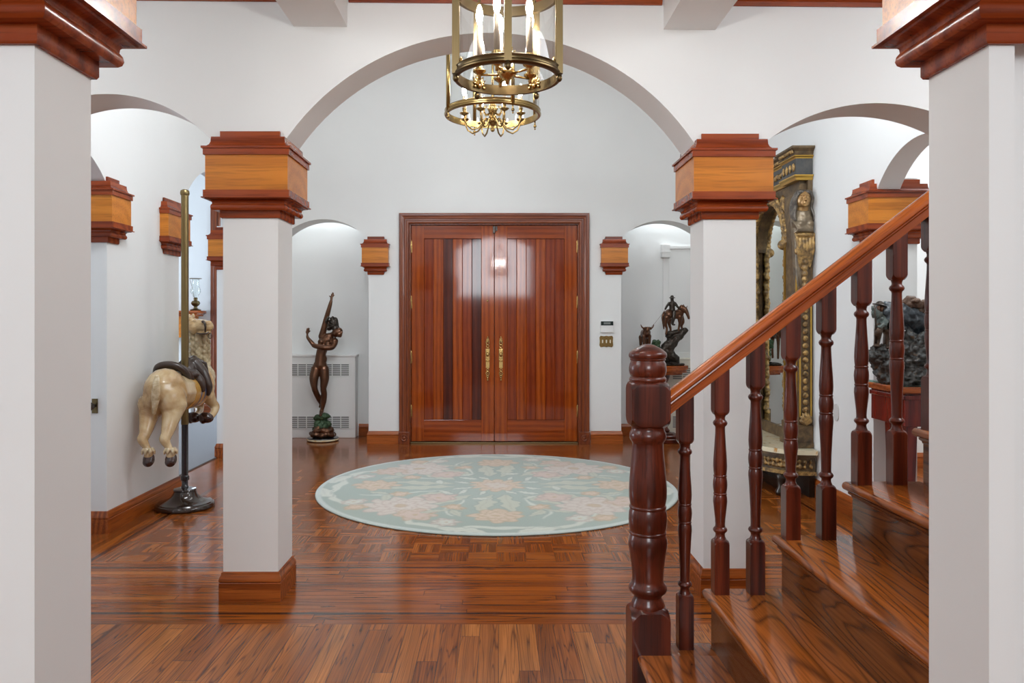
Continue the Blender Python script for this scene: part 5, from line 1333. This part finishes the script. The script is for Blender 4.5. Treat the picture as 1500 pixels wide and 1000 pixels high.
g.limb([Q(178, 315), Q(176, 260), Q(165, 205)], [.036, .040, .034]); g.ell(Q(172, 215), (.044, .034, .03))
g.limb([Q(195, 205), Q(208, 255, -.02), Q(165, 305, -.05), Q(122, 325, -.05)], [.022, .020, .016, .013], 8); g.limb([Q(140, 205), Q(100, 235, -.03), Q(85, 190, -.04), Q(80, 165, -.04)], [.021, .018, .013, .011], 8)
g.build('shirt', M['shirt'], mm, .005, 2, .006, 50)
g = Org()
g.ell(Q(174, 318), (.042, .036, .03)); g.limb([Q(160, 320), Q(122, 360, -.04), Q(128, 420, -.02), Q(118, 475, -.02)], [.030, .026, .020, .018], 8); g.limb([Q(190, 322), Q(222, 375, 0), Q(212, 435, 0), Q(210, 492, 0)], [.030, .026, .021, .019], 8)
g.ell(Q(112, 478, -.04), (.02, .03, .010)); g.ell(Q(205, 494, -.02), (.02, .03, .010))
g.build('trousers', M['buckskin'], mm, .005, 2)
g = Org(); g.ell(Q(158, 172, -.012), (.022, .024, .029)); g.ell(Q(146, 176, -.03), (.008, .009, .008)); g.ell(Q(156, 190, -.025), (.014, .014, .014)); g.build('head', M['bronze'], mm, .004, 1)
g = Org(); g.ell(Q(150, 150, -.014), (.046, .046, .007), Matrix.Rotation(.25, 3, 'Y')); g.ell(Q(154, 138, -.012), (.025, .027, .018)); g.build('hat', M['bronze_dk'], mm, .004, 1)
mb = MB(); mb.tube([Q(85, 150, -.05), Q(95, 300, -.05), Q(110, 460, -.03)], [.005, .006, .007], 8); mb.build('rifle', M['bronze_dk'], mm)
g = Org()
g.limb([Q(220, 190, .03), Q(330, 210, .03), Q(480, 240, .03)], [.055, .075, .075]); g.limb([Q(240, 180, .02), Q(210, 200, -.02), Q(225, 280, -.04), Q(235, 330, -.04)], [.045, .036, .028, .02]); g.ell(Q(480, 260, .03), (.08, .07, .08))
for a in ([(300, 270), (290, 350), (300, 420)], [(390, 280), (385, 300), (388, 330)], [(470, 320), (490, 400), (480, 480)], [(520, 320), (540, 420), (530, 500)]): g.limb([Q(x, y, .03) for x, y in a], [.032, .020, .016], 8)
g.build('pack_horse', M['horsehide'], mm, .006, 2, .012, 26)
g = Org(); rg = random.Random(9)
g.limb([Q(355, 130, 0), Q(395, 100, 0), Q(440, 95, 0)], [.016, .022, .016]); g.ell(Q(420, 150, .02), (.065, .06, .04))
for k in range(16): g.ell(Q(rg.uniform(380, 560), rg.uniform(115, 200), rg.uniform(-.06, .05)), (rg.uniform(.018, .035), rg.uniform(.02, .04), rg.uniform(.014, .024)))
g.build('pack_bundle', tint('brown_bundle', [(.3, (.05, .03, .02)), (.6, (.15, .09, .06)), (.8, (.24, .17, .13))], 18, .5, .3), mm, .006, 1, .01, 30)['label'] = 'brown bundle of packed goods'

# ------------------------------------------------------------------ living room: mantel shelf and oil lamp
ms = thing('mantel_shelf', (-5.3, 11.2, 1.1), 'honey wood mantel shelf glimpsed behind the brass pole in the living room', 'mantel')
mp = [(-6.6, 11.399), (-6.6, 11.22), (-4.46, 11.22), (-4.46, 11.399)]
mb = MB(); mb.sweep(mp, [(-.05, 1.44), (.10, 1.44), (.105, 1.46), (.15, 1.49), (.15, 1.52), (-.05, 1.52)]); mb.box(-6.6, -4.46, 11.18, 11.399, 1.5, 1.5195); mb.build('shelf', M['top_wood'], ms)
mb = MB(); mb.sweep(mp, [(0, 1.13), (.03, 1.13), (.03, 1.44), (0, 1.44)]); mb.build('frieze', M['honey'], ms)
for x in (-6.5, -4.56):
    mb = MB(); mb.box(x-.07, x+.07, 11.26, 11.399, .012, 1.128, .004); mb.build('leg', M['trimwhite'], ms)
lp = P(286.5, 450, 11.22)
ol = thing('oil_lamp', (lp.x, 11.22, 1.521), 'brass oil lamp with glass chimney standing on the mantel shelf', 'lamp')
mb = MB(); mb.lathe([(0, 1.5212), (.075, 1.5212), (.08, 1.535), (.03, 1.555), (.022, 1.58), (.05, 1.60), (.065, 1.63), (.05, 1.66), (.025, 1.67), (.03, 1.70), (.02, 1.715), (0, 1.715)], lp.x, 11.22, 24); mb.build('font', M['brass_dk'], ol, 40)
mb = MB(); mb.lathe([(.035, 1.71), (.04, 1.74), (.072, 1.79), (.07, 1.83), (.05, 1.88), (.045, 1.95), (.055, 1.985), (.053, 1.985), (.043, 1.95), (.048, 1.88), (.068, 1.83), (.07, 1.79), (.038, 1.74), (.033, 1.71)], lp.x, 11.22, 24, True, None, False); mb.build('chimney', M['glass'], ol)
mb = MB(); mb.tube([(lp.x+.085*math.cos(a), 11.22+.085*math.sin(a), 1.99) for a in [2*PI*i/24 for i in range(24)]], .004, 6, True); mb.tube([(lp.x-.085, 11.22, 1.99), (lp.x-.05, 11.22, 1.86), (lp.x-.02, 11.22, 1.71)], .003, 6); mb.build('shade_holder', M['brass_dk'], ol)
# ------------------------------------------------------------------ camera, added fill lights, daylight
cam = bpy.data.cameras.new('camera'); co_ = bpy.data.objects.new('camera', cam); C.objects.link(co_)
co_.location = (0, 0, H); co_.rotation_euler = (PI/2, 0, 0)
cam.sensor_width = 36; cam.lens = F*36/1500; cam.shift_x = (750-VX)/1500; cam.shift_y = (VY-500)/1500; cam.clip_start = .05
bpy.context.scene.camera = co_
def area(name, loc, target, sx, sy, power, col):
    l = bpy.data.lights.new(name, 'AREA'); l.shape = 'RECTANGLE'; l.size = sx; l.size_y = sy; l.energy = power; l.color = col
    o = bpy.data.objects.new(name, l); C.objects.link(o); o.location = loc
    o.rotation_euler = (Vector(target)-Vector(loc)).to_track_quat('-Z', 'Y').to_euler(); return o
def point(name, loc, power, col, r=.04):
    l = bpy.data.lights.new(name, 'POINT'); l.energy = power; l.color = col; l.shadow_soft_size = r
    o = bpy.data.objects.new(name, l); C.objects.link(o); o.location = loc; return o
NEU = (.885, .94, .99); COOL = (.74, .85, 1.0)
area('foyer_top_fill', (0, 6.3, 4.78), (0, 6.3, 0), 4.6, 4.2, 5, NEU)  # added fill panel under the closed foyer ceiling, no opening built
area('foyer_fill', (-1.2, 4.2, 3.4), (-1.95, 9.0, .3), 1.2, .5, 44, NEU)  # pair of added fills behind the arcade wall, no fixtures there
area('foyer_fill', (1.75, 4.2, 3.3), (1.6, 9.0, .3), 1.2, .5, 40, NEU)
area('aisle_fill', (-.9, 6.4, 4.76), (-2.5, 6.4, 1.2), .5, 3.6, 27, NEU)  # pair of added overhead fills to brighten the side walls
area('aisle_fill', (.9, 6.4, 4.76), (2.5, 6.4, 1.2), .5, 3.6, 10, NEU)
area('niche_fill', (-1.95, 9.05, 2.9), (-1.95, 9.05, 0), .9, .22, 5, NEU)  # pair of added unseen fills to lift the dark niches
area('niche_fill', (1.95, 9.05, 2.9), (1.95, 9.05, 0), .9, .22, 5, NEU)
area('high_window_daylight', (-.1, -3.98, 2.95), (-.1, 3, 2.6), 2.0, 1.8, 150, NEU)
area('hall_fill', (0, .2, 4.3), (0, .6, 0), 3.0, 2.0, 20, NEU)  # added fill above the camera for the near pillar fronts
area('stair_fill', (2.45, 2.5, 3.13), (1.4, 2.9, 0), 1.6, 1.6, 68, NEU)  # added fill for the stair side of the hall, below a closed ceiling
area('side_hall_fill', (-2.5, 2.5, 3.13), (-1.4, 2.9, 0), 1.6, 1.6, 52, NEU)  # matching added fill for the left side of the hall
area('living_window_daylight', (-8.95, 7.8, 1.7), (0, 7.8, 1.5), 3.5, 2.3, 300, COOL)
area('french_window_daylight', (-3.40, 11.62, 1.6), (-3.4, 5, 1.0), 1.3, 2.6, 90, COOL)
area('study_fill', (4.1, 5.6, 3.58), (4.1, 5.6, 0), 1.6, 1.6, 60, NEU)  # unseen fill added to light the room beyond the right opening
w = bpy.data.worlds.new('sky'); bpy.context.scene.world = w; w.use_nodes = True
bg = w.node_tree.nodes['Background']; sky = w.node_tree.nodes.new('ShaderNodeTexSky')
sky.sky_type = 'HOSEK_WILKIE'; sky.sun_direction = (0.5, -.6, .7); sky.turbidity = 3
w.node_tree.links.new(sky.outputs[0], bg.inputs[0]); bg.inputs[1].default_value = 1.2
s = bpy.context.scene
s.view_settings.view_transform = 'Standard'; s.view_settings.look = 'None'; s.view_settings.gamma = 1.0; s.view_settings.use_curve_mapping = False
s.view_settings.exposure = 0.06
s.cycles.use_denoising = True
s.cycles.max_bounces = 10; s.cycles.diffuse_bounces = 6; s.cycles.glossy_bounces = 5; s.cycles.transparent_max_bounces = 12
s.cycles.sample_clamp_indirect = 6.0; s.cycles.caustics_reflective = False; s.cycles.caustics_refractive = False
